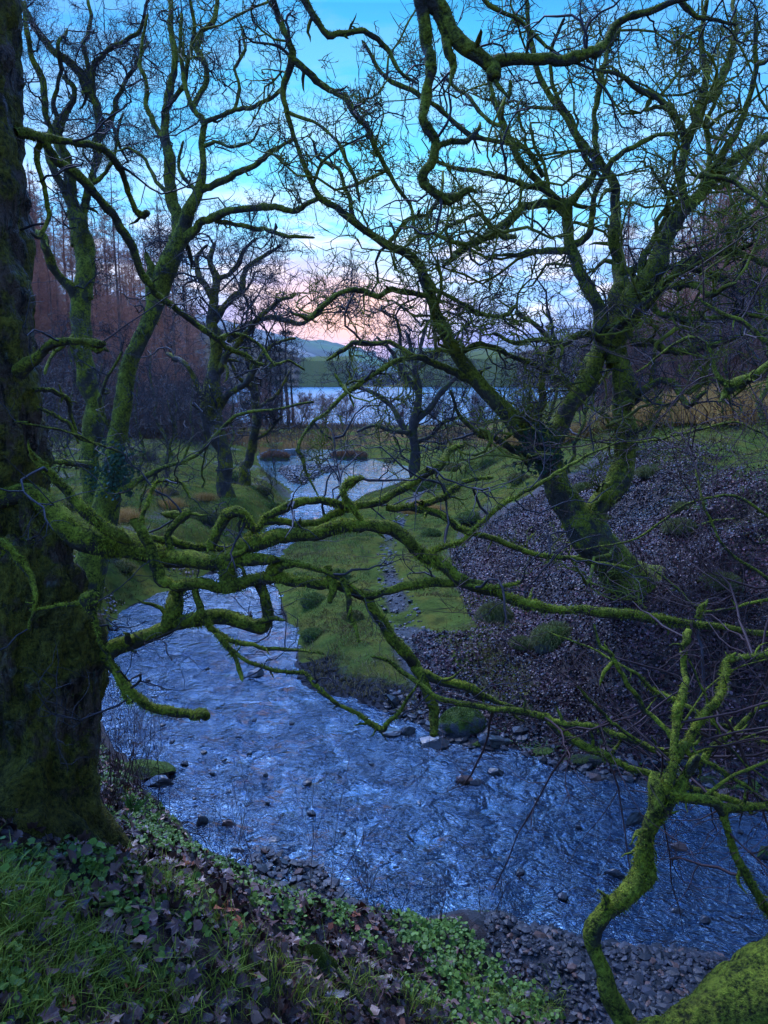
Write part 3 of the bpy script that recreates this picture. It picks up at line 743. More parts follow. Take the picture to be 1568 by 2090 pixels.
# ---------------------------------------------------------------- the traced trees
def near_left_tree():
    base = pix_ground(95, 1650)
    T = Tree('mossy_tree', base, 4.6, 11, 0.4)
    T.limb("30,2000,400 22,1860,370 15,1730,300 8,1600,280 5,1480,285 -5,1350,270 -25,1200,235 -50,1080,225 -72,950,262 -84,850,275 -90,700,265 -92,560,262 -96,400,255 -98,200,246 -104,0,238 -112,-160,232", d0=4.7, per=14, sides=72, lump=0.10, twigs=0, wob=0)
    T.limb("140,1900,170 135,1760,130 128,1650,105 122,1540,125 120,1450,130 120,1370,140 108,1290,130 95,1230,110 80,1150,110 95,1095,90 70,1040,60", d0=4.45, per=12, sides=56, lump=0.22, twigs=0, wob=0)
    T.limb("60,1950,200 60,1800,180 70,1700,150 60,1600,130 40,1400,120 30,1200,110", d0=4.35, per=10, sides=48, lump=0.25, twigs=0, wob=0)
    T.limb("120,1560,90 165,1640,74 215,1700,46 262,1748,20 290,1790,8", d0=4.5, off=.1, sides=18, lump=.2, twigs=0, wob=0)
    T.limb("60,1620,120 110,1730,90 175,1820,50 230,1890,20 262,1930,8", d0=4.35, off=-.45, sides=18, lump=.2, twigs=0, wob=0)
    for L in T.limbs[:3]: L["barky"] = 1.0
    for L in T.limbs[3:]: L["barky"] = 0.3
    T.limb("95,1660,50 150,1680,46 200,1740,28 240,1800,14", d0=4.3, sides=14, lump=.2, twigs=0)
    # low arching limbs across the stream
    T.limb("-60,1040,50 0,1012,42 40,1000,40 75,1025,44 130,1058,50 180,1085,58 225,1102,62 270,1125,52 330,1142,42 400,1140,36 460,1142,32 510,1145,26 560,1150,18", wscale=0.98, d0=4.5, off=-0.3, wob=.3, sides=20, lump=0.22, twigs=0.5)
    T.limb("470,1210,30 462,1175,34 470,1145,34 500,1120,34 545,1106,34 600,1098,32 650,1088,30 700,1072,28 750,1066,27 800,1082,27 850,1122,27 900,1150,26 945,1184,26 1000,1212,24 1060,1232,24 1120,1242,20 1200,1252,18 1280,1256,20 1370,1268,16 1460,1280,14 1568,1293,14 1640,1300,12", wscale=0.98, d0=4.2, off=0.35, wob=.5, sides=18, lump=0.22)
    T.limb("64,926,16 85,950,20 110,985,21 150,1022,23 190,1062,26 240,1100,30", wscale=0.98, d0=4.1, off=.1, wob=.2, sides=14, lump=.2, twigs=.4)
    T.limb("272,1058,16 290,1090,24 308,1145,24 318,1186,24 350,1198,22 400,1200,24 440,1198,24 485,1190,28 530,1180,28 570,1176,27 620,1190,26 680,1196,22 740,1214,22 800,1202,18 850,1190,18 920,1192,16 1000,1200,10 1060,1190,6", wscale=0.98, d0=4.15, off=0.2, wob=.4, sides=16, lump=.24)
    T.limb("285,1075,13 298,1045,10 308,1005,7 320,985,7 345,980,7 372,988,6 388,1015,4", wscale=0.98, off=.1)
    T.limb("430,1118,24 445,1085,26 452,1055,27 478,1048,25 498,1056,20 512,1078,16", wscale=0.98, off=-.1, sides=14, lump=.25, twigs=.3)
    T.limb("500,1112,22 520,1075,18 545,1048,17 580,1034,17 620,1026,18 660,1026,17 700,1030,15 750,1034,16 800,1010,19 850,978,19 890,955,20 918,930,16 940,912,12", wscale=0.98, off=.35, sides=14, lump=.2)
    T.limb("530,1068,14 560,1064,14 600,1072,15 650,1066,16 700,1046,16 745,1030,16 790,1014,14", wscale=0.98, off=.2, lump=.2)
    T.limb("790,1035,16 860,1040,14 900,1055,14 960,1085,13 1030,1110,12 1100,1132,10 1200,1146,8 1290,1160,5", wscale=0.98, off=.5, d0=4.5)
    T.limb("870,1130,12 940,1108,12 990,1062,12 1030,1026,10 1080,1000,8 1130,970,7 1180,940,6 1262,900,3", wscale=0.98, off=.6)
    T.limb("180,1375,44 205,1352,38 228,1328,36 255,1308,33 300,1290,31 340,1276,28 370,1266,30 430,1256,30 480,1262,30 530,1272,30 546,1255,24 540,1222,22 528,1195,22", wscale=0.98, d0=4.5, off=-.25, wob=.2, sides=18, lump=.22, twigs=.4)
    T.limb("345,1278,34 352,1240,36 358,1212,30 365,1198,22", wscale=0.98, off=0, sides=14, lump=.25, twigs=0)
    T.limb("395,1190,14 410,1240,14 430,1282,13 455,1308,12 480,1342,10 493,1384,9", wscale=0.98, off=-.1, twigs=.8)
    T.limb("440,1288,10 470,1306,10 530,1320,9 612,1326,7 660,1335,4", wscale=0.98, off=-.1)
    T.limb("455,1312,8 520,1358,8 590,1372,8 625,1376,9 650,1402,12 680,1430,9 740,1464,9 778,1490,13 800,1468,8 818,1450,7 862,1378,4", wscale=0.98, off=-.2, stub=False)
    T.limb("215,1340,20 232,1368,18 250,1395,20 290,1430,20 340,1450,19 390,1460,19 416,1464,20", wscale=0.98, off=-.15, sides=14, lump=.2, stub=True, twigs=.5)
    T.limb("195,1205,10 188,1228,34 196,1262,10 200,1310,9 225,1345,9 245,1400,8 262,1432,8 272,1428,5", wscale=0.98, d0=4.0, off=0, lump=.35, twigs=.3)
    T.limb("60,1246,6 110,1240,9 160,1232,10 190,1228,14", wscale=0.98, d0=4.0, twigs=.3, lump=.1)
    T.limb("735,1205,16 755,1232,20 790,1290,24 830,1332,27 850,1362,27 868,1395,27 880,1440,24 884,1500,16", wscale=0.98, off=.1, sides=14, lump=.26, stub=True, twigs=.5)
    T.limb("855,1372,22 900,1386,20 945,1394,19 985,1415,18 1015,1432,9 1045,1440,5", wscale=0.98, off=.05, sides=12, lump=.22)
    T.limb("668,1155,16 675,1190,17 670,1226,10", wscale=0.98, off=-.05, stub=True, lump=.25, twigs=0)
    T.limb("690,1165,8 708,1215,12 718,1262,10 735,1310,6", wscale=0.98, off=-.1)
    T.limb("555,1168,30 575,1150,26 600,1150,14 640,1160,10 700,1180,9 740,1216,8", wscale=0.98, off=-.1)
    T.limb("745,1070,12 700,1010,12 718,990,18 740,975,10", wscale=0.98, off=-.1, lump=.4, twigs=.3)
    T.limb("230,1098,14 300,1095,18 360,1110,20 420,1122,18 490,1120,14", wscale=0.98, off=.15, lump=.3, twigs=.5)
    T.limb("350,1128,12 345,1095,16 360,1070,14 375,1040,15 362,1050,20 340,1048,14", wscale=0.98, off=.1, lump=.35, twigs=.3)
    T.limb("860,1030,14 890,1020,16 930,1005,14 950,985,12 1000,975,8", wscale=0.98, off=.1, lump=.3)
    T.limb("-20,1110,30 20,1120,20 60,1175,14 72,1230,10 60,1280,8", wscale=0.98, d0=4.0, off=0, twigs=.5)
    # upper limbs
    T.limb("30,272,20 52,272,22 75,280,20 105,286,18 150,292,14 205,305,14 236,335,14 255,372,12 272,415,12 288,440,16 300,436,14", d0=4.7, off=1.0, lump=.2, stub=True)
    T.limb("80,282,18 98,300,17 125,328,18 150,350,19 190,395,18 230,440,17 268,498,17 296,552,17 312,598,15 340,620,14 372,636,13 410,664,13 444,690,12 470,680,9 500,686,8 532,706,7 560,745,5", off=1.2, lump=.2)
    T.limb("88,290,14 72,310,12 84,360,10 96,405,10 98,450,9 84,484,8 66,478,5", off=-.1)
    T.limb("440,690,8 462,706,10 500,728,9 528,744,8 560,744,7 590,735,5 620,755,4", off=.6)
    T.limb("40,760,40 66,732,26 84,715,20 110,700,19 150,693,17 180,694,14 200,700,18 214,702,10", d0=4.5, off=-.3, stub=True, lump=.18, twigs=.3)
    T.limb("170,696,12 192,712,12 205,708,12 222,718,5", off=0, lump=.4, twigs=0)
    T.limb("70,796,10 110,798,9 140,812,10 150,860,7 160,900,5", d0=4.6, off=.3)
    T.limb("75,832,8 110,845,8 135,862,9 165,895,7 200,905,5 260,930,3", d0=4.6, off=.4)
    T.limb("60,862,6 30,860,5 90,872,5 140,880,5 200,910,4", d0=4.3, off=.4)
    T.build_limbs(M['moss_limb'], 6)
    [c for c in T.root.children if c.name.startswith('trunk')][0].data.materials[0] = M['near_bark']
    low = T.limbs[6:34]
    T.crown(M['twig'], density=1.6, L0=0.62, r0=0.009, levels=2, gn=0.33, up=0.03, kid=(3, 2), rmin=0.0022, from_limbs=T.limbs[6:], mind=2.6, spread=1.0)
    fuzz(T, low, 15000, 0.0145, 0.0026, seed=3, upbias=.75, cover=.38)
    fuzz(T, T.limbs[34:], 6000, 0.014, 0.0026, name='moss_upper', seed=5, c1=(.05, .07, .01), c2=(.16, .19, .02))
    fuzz(T, T.limbs[:6], 2600, 0.020, 0.0032, name='trunk_moss', seed=8, c1=(.03, .032, .006), c2=(.17, .16, .014), upbias=.15, cover=.22)
    tag(T.root, 'massive mossy tree at the left edge whose arching limbs cross the stream', 'tree')
    return T

def tree_a():
    b0 = pix_ground(200, 1125); d = depth_of(b0)
    T = Tree('ivy_tree', b0, d, 21, 0.4)
    T.limb("206,1140,78 204,1080,60 196,1000,50 188,930,42 184,850,38 182,760,38 180,680,40 176,610,42 168,560,36 160,500,24 155,450,22 132,400,17 110,350,16 100,300,14 106,265,12 95,235,14 82,170,13 62,120,12 52,70,10 46,10,9", off=-.5, sides=14, twigs=.8, wob=.6)
    T.limb("176,610,34 178,540,28 172,470,18 176,410,15 184,375,14 200,330,14 204,285,17 206,240,16 190,205,16 174,176,18 150,142,16 120,118,14 88,78,12 60,32,10 35,0,8", off=1.0)
    T.limb("158,500,26 146,430,24 136,360,24 126,300,22 120,250,20 134,222,16 146,205,13 150,180,10 132,160,8", off=.8)
    T.limb("160,640,22 140,590,20 118,560,18 102,510,18 88,482,16 70,470,10", off=-1.0)
    T.limb("204,285,12 215,268,11 236,232,11 242,200,10 262,160,8 282,120,8 302,85,6", off=.9)
    T.limb("192,205,12 186,165,12 196,125,11 215,100,10 248,88,9 285,64,8 296,20,6 310,-20,5", off=-1)
    T.limb("172,176,10 180,140,10 170,90,9 185,50,8 180,0,7", off=.6)
    T.limb("120,250,10 110,205,9 125,150,8 118,100,8 135,60,6", off=-.7)
    T.limb("206,240,9 232,262,8 246,300,6 262,330,4", off=.7)
    T.limb("182,380,10 205,360,9 232,330,8 240,270,6 252,235,5", off=-.6)
    T.limb("184,700,12 150,690,10 110,720,8 92,760,6", off=-.8)
    T.limb("190,948,16 160,945,14 130,940,12 95,944,8", off=-.6, d0=T.D-.4)
    T.build_limbs(M['mid_bark'], 1)
    T.crown(M['twig'], density=1.5, L0=1.5, r0=0.022, levels=3, gn=0.55, up=0.08, kid=(6, 5, 3), rmin=0.0046)
    fuzz(T, T.limbs[:4], 500, 0.04, 0.008, c1=(.04, .05, .008), c2=(.24, .25, .02))
    ivy(T, "215,1010 235,960 225,920 250,985 200,980", 260, .28)
    tag(T.root, 'twisting bare tree rising directly right of the big left trunk with several mossy stems', 'tree')

def ivy(T, spec, n, rad, name='ivy', d=None):
    rg = T.rng; cs = []
    for q in spec.split():
        x, y = map(float, q.split(',')); dd = (d or T.near_depth(x, y)) - 0.25
        c = P(x, y, dd); cs.append(c + rg.normal(0, 1, (n, 3)) * np.array([rad * .45, rad * .4, rad * .6]))
    c = np.vstack(cs)
    V, F, C = leaf_cards(c, np.tile([0, -1, .4], (len(c), 1)), 0.06, rg)
    mesh_obj(name, V, F, M['herb'], T.root, False, {'col': C})

def tree_b():
    b0 = pix_ground(165, 1225); d = depth_of(b0)
    T = Tree('forked_tree', b0, d, 31, 0.42)
    T.limb("155,1262,100 172,1200,76 192,1130,66 208,1070,60 217,1030,54 228,960,42 240,890,37 252,820,35 263,745,33 288,690,31 312,640,33 328,580,42 344,540,42 362,500,34 376,462,28 386,430,26 405,392,22 415,340,14 412,290,13 416,250,12 396,225,10 382,190,9 374,150,9 368,90,8 372,30,7", off=-.3, sides=16, twigs=.8, wob=.6)
    T.limb("338,560,32 350,510,26 357,465,26 352,400,25 346,335,23 337,278,19 346,215,16 354,170,15 356,115,14 351,60,12 346,0,11", off=.9)
    T.limb("338,285,12 326,276,11 310,250,10 298,205,10 300,160,9 286,130,8 292,80,6 300,30,5", off=.6)
    T.limb("400,395,16 430,374,14 480,356,13 520,341,12 548,312,10 576,295,8 598,286,5", off=-.8)
    T.limb("372,490,26 400,470,20 436,442,17 480,426,15 530,424,15 562,420,13 600,426,13 626,412,11 650,404,8", off=-1.2)
    T.limb("440,452,10 482,457,9 540,470,9 590,482,8 640,486,5", off=-.5)
    T.limb("396,225,9 402,195,11 425,165,10 420,130,12 405,100,12 412,62,11 438,42,12 442,0,10", off=.7)
    T.limb("416,250,10 446,240,9 478,226,9 520,216,9 550,206,8 574,182,9", off=-.6)
    T.limb("478,226,8 490,180,8 480,140,7 500,100,7 495,60,5", off=.5)
    T.limb("346,215,10 372,180,10 386,120,9 396,60,8 388,0,7", off=-.6)
    T.limb("412,300,8 440,290,7 470,300,6 510,290,5 530,262,4", off=-.5)
    T.limb("350,400,9 320,370,8 300,330,7 262,300,6 240,310,4", off=.5)
    T.limb("312,640,30 314,560,20 300,520,10", off=-.1, twigs=.5)
    T.limb("240,890,12 205,840,9 215,780,7 250,720,5", off=-.8)
    T.limb("405,392,9 380,370,8 365,340,7 375,290,6", off=.4)
    T.limb("640,820,5 560,835,6 480,850,8 400,930,8 330,955,10 250,1000,14", d0=T.D - 1, off=.8, twigs=.7)
    T.build_limbs(M['mid_bark'], 1)
    T.crown(M['twig'], density=1.45, L0=1.25, r0=0.020, levels=3, gn=0.55, up=0.07, kid=(5, 4, 3), rmin=0.0042)
    fuzz(T, T.limbs[:6], 550, 0.035, 0.007, c1=(.04, .05, .008), c2=(.24, .25, .02))
    ivy(T, "235,960 225,985 245,940", 160, .3)
    tag(T.root, 'slender leaning tree with a high fork over the left bank, ivy round its foot', 'tree')

def right_tree():
    b0 = pix_ground(1290, 1195); d = depth_of(b0)
    T = Tree('big_forked_tree', b0, d, 41, 0.36)
    T.limb("1335,1235,190 1300,1200,118 1262,1165,84 1228,1125,84 1200,1088,86 1172,1048,66 1145,1005,56 1125,955,54 1112,918,56 1095,895,50 1062,878,40 1030,840,36 985,792,31 932,722,27 895,650,24 870,582,22 856,542,19 832,518,18 792,500,17 740,466,16 690,426,14 656,407,14 636,372,10 604,290,9 585,225,10 578,180,13 597,120,15 590,85,13 570,40,13 556,-10,12", off=-3.0, sides=18, lump=.2, wob=.4)
    T.limb("1195,1085,70 1215,1050,60 1236,985,57 1255,930,55 1264,880,52 1262,830,47 1266,760,45 1268,700,46 1278,650,46 1300,605,48 1326,560,44 1358,492,37 1398,432,34 1440,382,28 1500,322,24 1570,280,20", wscale=.88, off=-.6, sides=16, wob=.5)
    T.limb("1108,915,50 1135,888,48 1170,852,42 1198,792,40 1222,740,38 1238,690,36 1228,642,30 1200,590,26 1180,550,25 1166,505,23 1157,460,22 1156,422,22 1130,402,16 1098,362,15 1060,322,13 1032,262,12 1010,205,10 1000,160,8", off=.6, sides=14)
    T.limb("1156,424,18 1188,384,15 1212,352,14 1218,280,12 1212,230,12 1226,150,12 1240,100,10 1262,60,8", off=.7)
    T.limb("1255,745,34 1246,690,32 1250,620,34 1262,560,28 1256,500,24 1256,440,22 1250,380,18 1222,330,17 1182,290,15 1142,222,14 1102,152,12 1080,60,10 1072,0,9", off=1.2)
    T.limb("1300,610,24 1312,530,20 1340,480,17 1362,440,16 1430,386,15 1450,330,13 1440,260,11 1470,190,10 1500,100,8", wscale=.8, off=1.2)
    T.limb("1352,500,28 1372,450,25 1392,390,24 1402,310,24 1420,242,22 1440,160,18 1432,80,14 1442,0,12", wscale=.8, off=.8)
    T.limb("1405,310,16 1380,250,15 1350,200,14 1300,180,12 1260,150,9 1210,140,6", off=-.9)
    T.limb("1420,240,14 1462,180,13 1490,120,12 1500,60,10 1495,0,8", off=.9)
    T.limb("1440,382,18 1462,330,16 1500,280,14 1530,200,12 1545,120,10 1540,40,8", off=-.8)
    T.limb("1280,690,24 1292,645,24 1340,602,18 1392,548,15 1430,520,15 1480,513,14 1532,528,12 1580,545,10", off=-1.2)
    T.limb("1270,560,18 1310,545,16 1345,540,13 1395,545,11 1450,560,10 1520,600,8", off=-.9)
    T.limb("1320,590,16 1345,640,13 1400,650,13 1460,650,12 1520,640,10 1580,650,8", off=-1.4)
    T.limb("1290,700,18 1330,700,16 1360,720,14 1420,715,12 1500,690,10 1575,680,7", off=-1.5)
    T.limb("1240,690,18 1290,640,16 1350,590,14 1400,580,14 1450,600,12 1500,580,9", off=-1.8, d0=T.D-1)
    T.limb("1158,440,18 1120,414,17 1070,424,18 1040,450,20 1002,478,19 960,504,15 928,528,11 905,545,7", off=-1.2)
    T.limb("1170,520,14 1150,508,14 1100,514,12 1060,522,10 1018,520,7 990,524,4", off=-.8)
    T.limb("1110,360,10 1070,300,11 1010,290,10 960,275,11 900,225,10 850,190,10 790,160,9 740,90,8", off=-.8)
    T.limb("1156,422,12 1110,390,12 1050,370,11 1000,355,10 940,345,9 890,330,8", off=-1.2)
    T.limb("1010,470,10 980,440,9 940,450,8 905,470,6 880,500,4", off=-.5)
    T.limb("895,650,12 870,600,12 800,590,12 770,605,11 740,590,12 700,595,12 660,620,11 630,650,10 600,640,5", off=-.8)
    T.limb("865,560,12 890,590,9 930,610,9 980,640,8 1010,645,8 1035,640,10 1050,625,8", off=-.5)
    T.limb("985,790,16 940,770,16 905,748,15 860,728,13 820,736,11 784,748,11 740,778,11 712,798,12 698,785,8 684,765,6", off=-.9)
    T.limb("715,795,9 680,830,8 640,862,8 615,898,7 606,918,9 616,938,9 632,975,5 650,1012,4", off=-.6)
    T.limb("850,730,10 800,700,10 760,705,12 720,700,11 690,720,8 670,735,5", off=.4)
    T.limb("932,722,12 980,700,12 1030,715,12 1080,740,12 1120,760,14 1160,790,14 1200,800,16", off=.8, twigs=.8)
    T.limb("1085,905,22 1095,860,18 1110,820,16 1105,780,13 1115,740,14 1128,705,12 1100,670,10 1060,640,10", off=-.8)
    T.limb("1112,920,20 1060,918,16 1010,895,12 970,885,10 940,850,8 920,800,6", off=-1.2)
    T.limb("1262,840,24 1300,805,18 1350,780,14 1380,790,14 1400,830,12 1440,800,8", off=-2.0)
    T.limb("1240,700,14 1190,680,13 1150,700,12 1110,690,10 1060,700,9 1010,680,7", off=-1.5)
    T.limb("1170,500,16 1200,480,14 1210,420,13 1250,330,12 1290,300,11 1330,280,9 1390,270,7", off=-1)
    T.limb("1030,260,9 990,240,9 960,200,8 930,180,7 900,150,5", off=.6)
    T.limb("1215,350,11 1180,300,10 1165,240,9 1130,180,8 1125,110,8 1150,40,6", off=-.6)
    T.limb("690,426,10 720,450,10 708,385,9 690,345,8 650,320,7 640,290,5", off=.5)
    T.limb("790,500,10 830,450,9 870,440,8 900,400,7 905,350,5", off=.7)
    T.limb("597,120,14 640,158,14 672,180,13 702,196,13 724,232,13 748,256,12 772,310,11 800,372,10 838,420,8 850,470,6", off=.5)
    T.limb("590,230,8 640,250,7 690,290,7 720,350,7 735,410,5", off=-.5)
    T.limb("640,375,7 660,330,7 700,300,6 760,270,5", off=-.4)
    T.build_limbs(M['mid_bark'], 3)
    T.crown(M['twig_moss'], density=0.72, L0=2.3, r0=0.040, levels=3, gn=0.58, up=0.10, kid=(6, 4, 2.2), rmin=0.0075, shrink=.48)
    T.crown(M['twig'], density=0.5, L0=1.4, r0=0.022, levels=3, gn=0.55, up=0.06, kid=(5, 4, 3), rmin=0.0050, name='twigs')
    fuzz(T, T.limbs[:4] + T.limbs[10:16] + T.limbs[20:30], 520, 0.045, 0.008, c1=(.05, .065, .010), c2=(.30, .30, .025))
    ivy(T, "1100,905 1120,925 1085,915", 230, .3)
    tag(T.root, 'big mossy tree with a low double fork leaning from the leafy slope above the stream', 'tree')

def overhead_tree():
    # the tree that stands out of frame behind the right shoulder and hangs its limbs into the top of the view
    d = 5.2
    T = Tree('overhanging_tree', (4.6, 1.9, ground_z(4.6, 1.9)), d, 51, 0.36)
    # its trunk, outside the photograph's frame
    tp = np.array([(4.6, 1.9, ground_z(4.6, 1.9) - .2), (4.7, 2.2, 3.0), (4.5, 2.6, 4.8), (4.2, 3.0, 6.6), (3.4, 3.6, 8.2), (2.2, 4.2, 9.0), (1.2, 4.6, 8.9)])
    tr = np.array([.34, .28, .25, .2, .15, .11, .08]); A_ = catmull(np.hstack([tp, tr[:, None]]), 6)
    T.limbs.append(dict(p=A_[:, :3], r=A_[:, 3], sides=16, lump=.1, tw=0, name='trunk'))
    T.limb("845,-160,46 850,-60,42 862,0,38 892,20,36 915,50,31 935,80,31 970,112,31 998,140,30 1006,162,26", d0=5.0, off=.1, stub=True, sides=18, lump=.2, twigs=.5, wob=.2)
    T.limb("1000,140,26 1016,122,24 1050,120,21 1120,119,23 1180,118,21 1226,96,21 1262,60,19 1300,30,15 1350,10,13 1420,-10,12 1500,-40,12", off=.2, sides=14, lump=.2)
    T.limb("860,0,30 866,45,26 870,92,24 878,150,23 866,200,21 858,240,19 870,272,22 886,292,21 884,325,22 866,352,19 866,376,19 890,395,17 916,410,19 946,390,15 958,384,12 972,392,6", off=.2, sides=16, lump=.24)
    T.limb("888,298,14 925,291,12 955,288,11 975,268,8 982,250,5", off=.1)
    T.limb("895,20,30 908,60,26 916,100,20 922,140,14 917,178,5", off=-.1, lump=.3, twigs=.1)
    T.limb("600,-40,14 630,20,15 668,68,13 700,66,12 745,62,12 790,100,10 820,150,8 850,170,6", d0=5.6, off=.4)
    T.limb("1350,-60,20 1400,20,12 1440,40,8 1500,50,6", d0=5.3, off=.3)
    T.limb("1010,165,12 1040,200,6 1042,170,10", off=0, lump=.4, twigs=0)
    T.limb("960,-60,12 1000,10,10 1060,40,9 1110,90,8 1140,115,6", d0=5.7, off=.3)
    T.build_limbs(M['mid_bark'], 1)
    [c for c in T.root.children if c.name.startswith('trunk')][0].data.materials[0] = M['near_bark']
    T.crown(M['twig'], density=1.1, L0=.7, r0=0.011, levels=2, gn=0.36, up=0.0, kid=(3, 2), rmin=0.0024, from_limbs=T.limbs[1:], mind=3)
    fuzz(T, T.limbs[1:], 6000, 0.018, 0.003, c1=(.02, .022, .008), c2=(.085, .09, .014), cover=.35, upbias=.5)  # moss colours kept dark to stand for backlight on these limbs
    tag(T.root, 'tree outside the view with thick mossy limbs hanging down into the top of the scene', 'tree')

def front_right_tree():
    T = Tree('young_mossy_tree', (2.6, 2.0, ground_z(2.6, 2.0)), 2.9, 61, 0.34)
    T.limb("2950,3500,320 2800,2900,285 2600,2400,258 2320,2030,238 2100,1900,226 1900,1860,215 1760,1925,198 1660,1975,182 1590,2015,165 1520,2055,146 1450,2092,124 1380,2122,98 1320,2142,76 1270,2165,58 1230,2190,48", d0=2.75, off=.1, sides=40, per=14, lump=.13, wob=0, twigs=0)
    T.limbs[0]["barky"] = 0.35
    T.limb("1300,2130,56 1276,2090,48 1245,2042,44 1224,1985,41 1214,1930,40 1216,1890,42 1240,1862,43 1268,1842,43 1296,1806,43 1308,1765,40 1314,1730,37 1326,1690,36 1344,1645,38 1348,1612,44 1340,1596,40", wscale=.84, d0=2.95, off=.15, sides=22, per=7, lump=.2, wob=.2, twigs=.2)
    T.limb("1305,1815,22 1322,1795,30 1330,1770,22 1330,1745,20 1332,1712,12 1345,1672,26 1368,1632,28 1392,1592,20 1412,1560,20 1425,1545,12", off=.1, sides=14, lump=.28, twigs=.3)
    T.limb("1350,1615,30 1366,1590,24 1372,1555,24 1392,1520,22 1420,1488,18 1452,1445,17 1476,1395,15 1484,1350,13 1500,1335,8", off=.4, sides=12, lump=.2)
    T.limb("1372,1560,18 1380,1500,16 1384,1460,19 1392,1410,18 1398,1360,12 1404,1310,19 1409,1288,14", off=.3, sides=12, lump=.3, twigs=.3, stub=True)
    T.limb("1350,1612,26 1380,1622,22 1422,1630,21 1456,1638,21 1474,1658,21 1480,1690,15 1490,1728,17 1520,1780,18 1548,1826,19 1580,1870,20", off=.1, sides=14, lump=.22, twigs=.5)
    T.limb("1470,1652,16 1500,1646,17 1535,1646,17 1590,1650,14", off=.1, lump=.25)
    T.limb("1325,1690,8 1300,1700,10 1292,1712,4", off=-.1, twigs=.2, lump=.4)
    T.limb("1240,1860,10 1232,1845,12 1238,1835,10 1222,1818,4", off=-.1, twigs=.6, lump=.3)
    # the thin mossy bough running left across the stream
    T.limb("1640,1662,14 1568,1650,14 1480,1630,14 1400,1602,15 1300,1570,15 1260,1556,15 1200,1522,17 1140,1490,18 1100,1462,15 1040,1446,14 960,1440,12 900,1425,11 850,1392,10 800,1352,9 760,1340,5", d0=3.5, off=.6, sides=12, lump=.22)
    T.limb("1115,1468,12 1160,1476,14 1200,1480,13 1260,1500,13 1330,1530,13 1372,1550,14", off=-.2, lump=.3)
    T.limb("1180,1400,7 1215,1440,8 1250,1475,9 1290,1505,9 1335,1526,8 1420,1534,8 1500,1515,6 1580,1488,5", d0=3.3, off=.1, lump=.05)
    T.limb("1212,1275,6 1225,1320,9 1252,1348,10 1285,1400,10 1320,1450,11 1370,1500,12 1410,1542,11 1480,1580,10 1580,1645,9", d0=3.3, off=0, lump=.08)
    T.limb("1252,1350,8 1232,1372,8 1225,1395,5", off=0, twigs=.2)
    T.limb("1575,1520,9 1520,1500,10 1470,1480,11 1400,1440,9 1340,1410,8 1290,1370,7 1220,1330,5 1120,1290,3", d0=3.6, off=.3, lump=.05)
    T.limb("1410,1570,14 1450,1530,13 1500,1490,12 1560,1440,11 1620,1400,9", d0=3.4, off=.2, lump=.15)
    T.limb("1420,1640,8 1500,1580,8 1568,1555,7 1640,1530,6", d0=3.2, off=.2, lump=.1)
    T.limb("1480,1350,10 1520,1345,12 1560,1330,14 1620,1310,12", off=.1, lump=.2)
    T.limb("1405,1345,5 1440,1420,6 1470,1500,6 1520,1560,5 1580,1600,4", d0=3.4, off=0, lump=0)
    T.limb("1425,1262,12 1432,1240,14 1440,1228,8", d0=3.6, off=0, lump=.4, twigs=0)
    T.limb("1380,1500,5 1440,1410,5 1510,1360,4 1590,1340,3", d0=3.5, off=.2, lump=0)
    T.build_limbs(M['moss_limb'], 1)
    T.crown(M['whip'], density=3.0, L0=.95, r0=0.007, levels=3, gn=0.17, up=0.02, kid=(3, 2, 1.2), rmin=0.0017, from_limbs=T.limbs[3:], mind=2.4)
    fuzz(T, T.limbs[:1], 17000, 0.011, 0.0017, maxd=4, c1=(.04, .045, .006), c2=(.19, .18, .014), upbias=.5, cover=.35)
    fuzz(T, [L for L in T.limbs[1:9]], 16000, 0.014, 0.0019, name='moss_sleeve', seed=4, c1=(.06, .075, .008), c2=(.30, .31, .018), cover=.4, upbias=.5)
    fuzz(T, [L for L in T.limbs[9:]], 9000, 0.012, 0.0020, name='bough_moss', seed=6, rmin=.010, c1=(.07, .095, .010), c2=(.20, .24, .02), upbias=.8)
    tag(T.root, 'bright moss covered leaning tree in the bottom right corner with a crooked upright stem', 'tree')

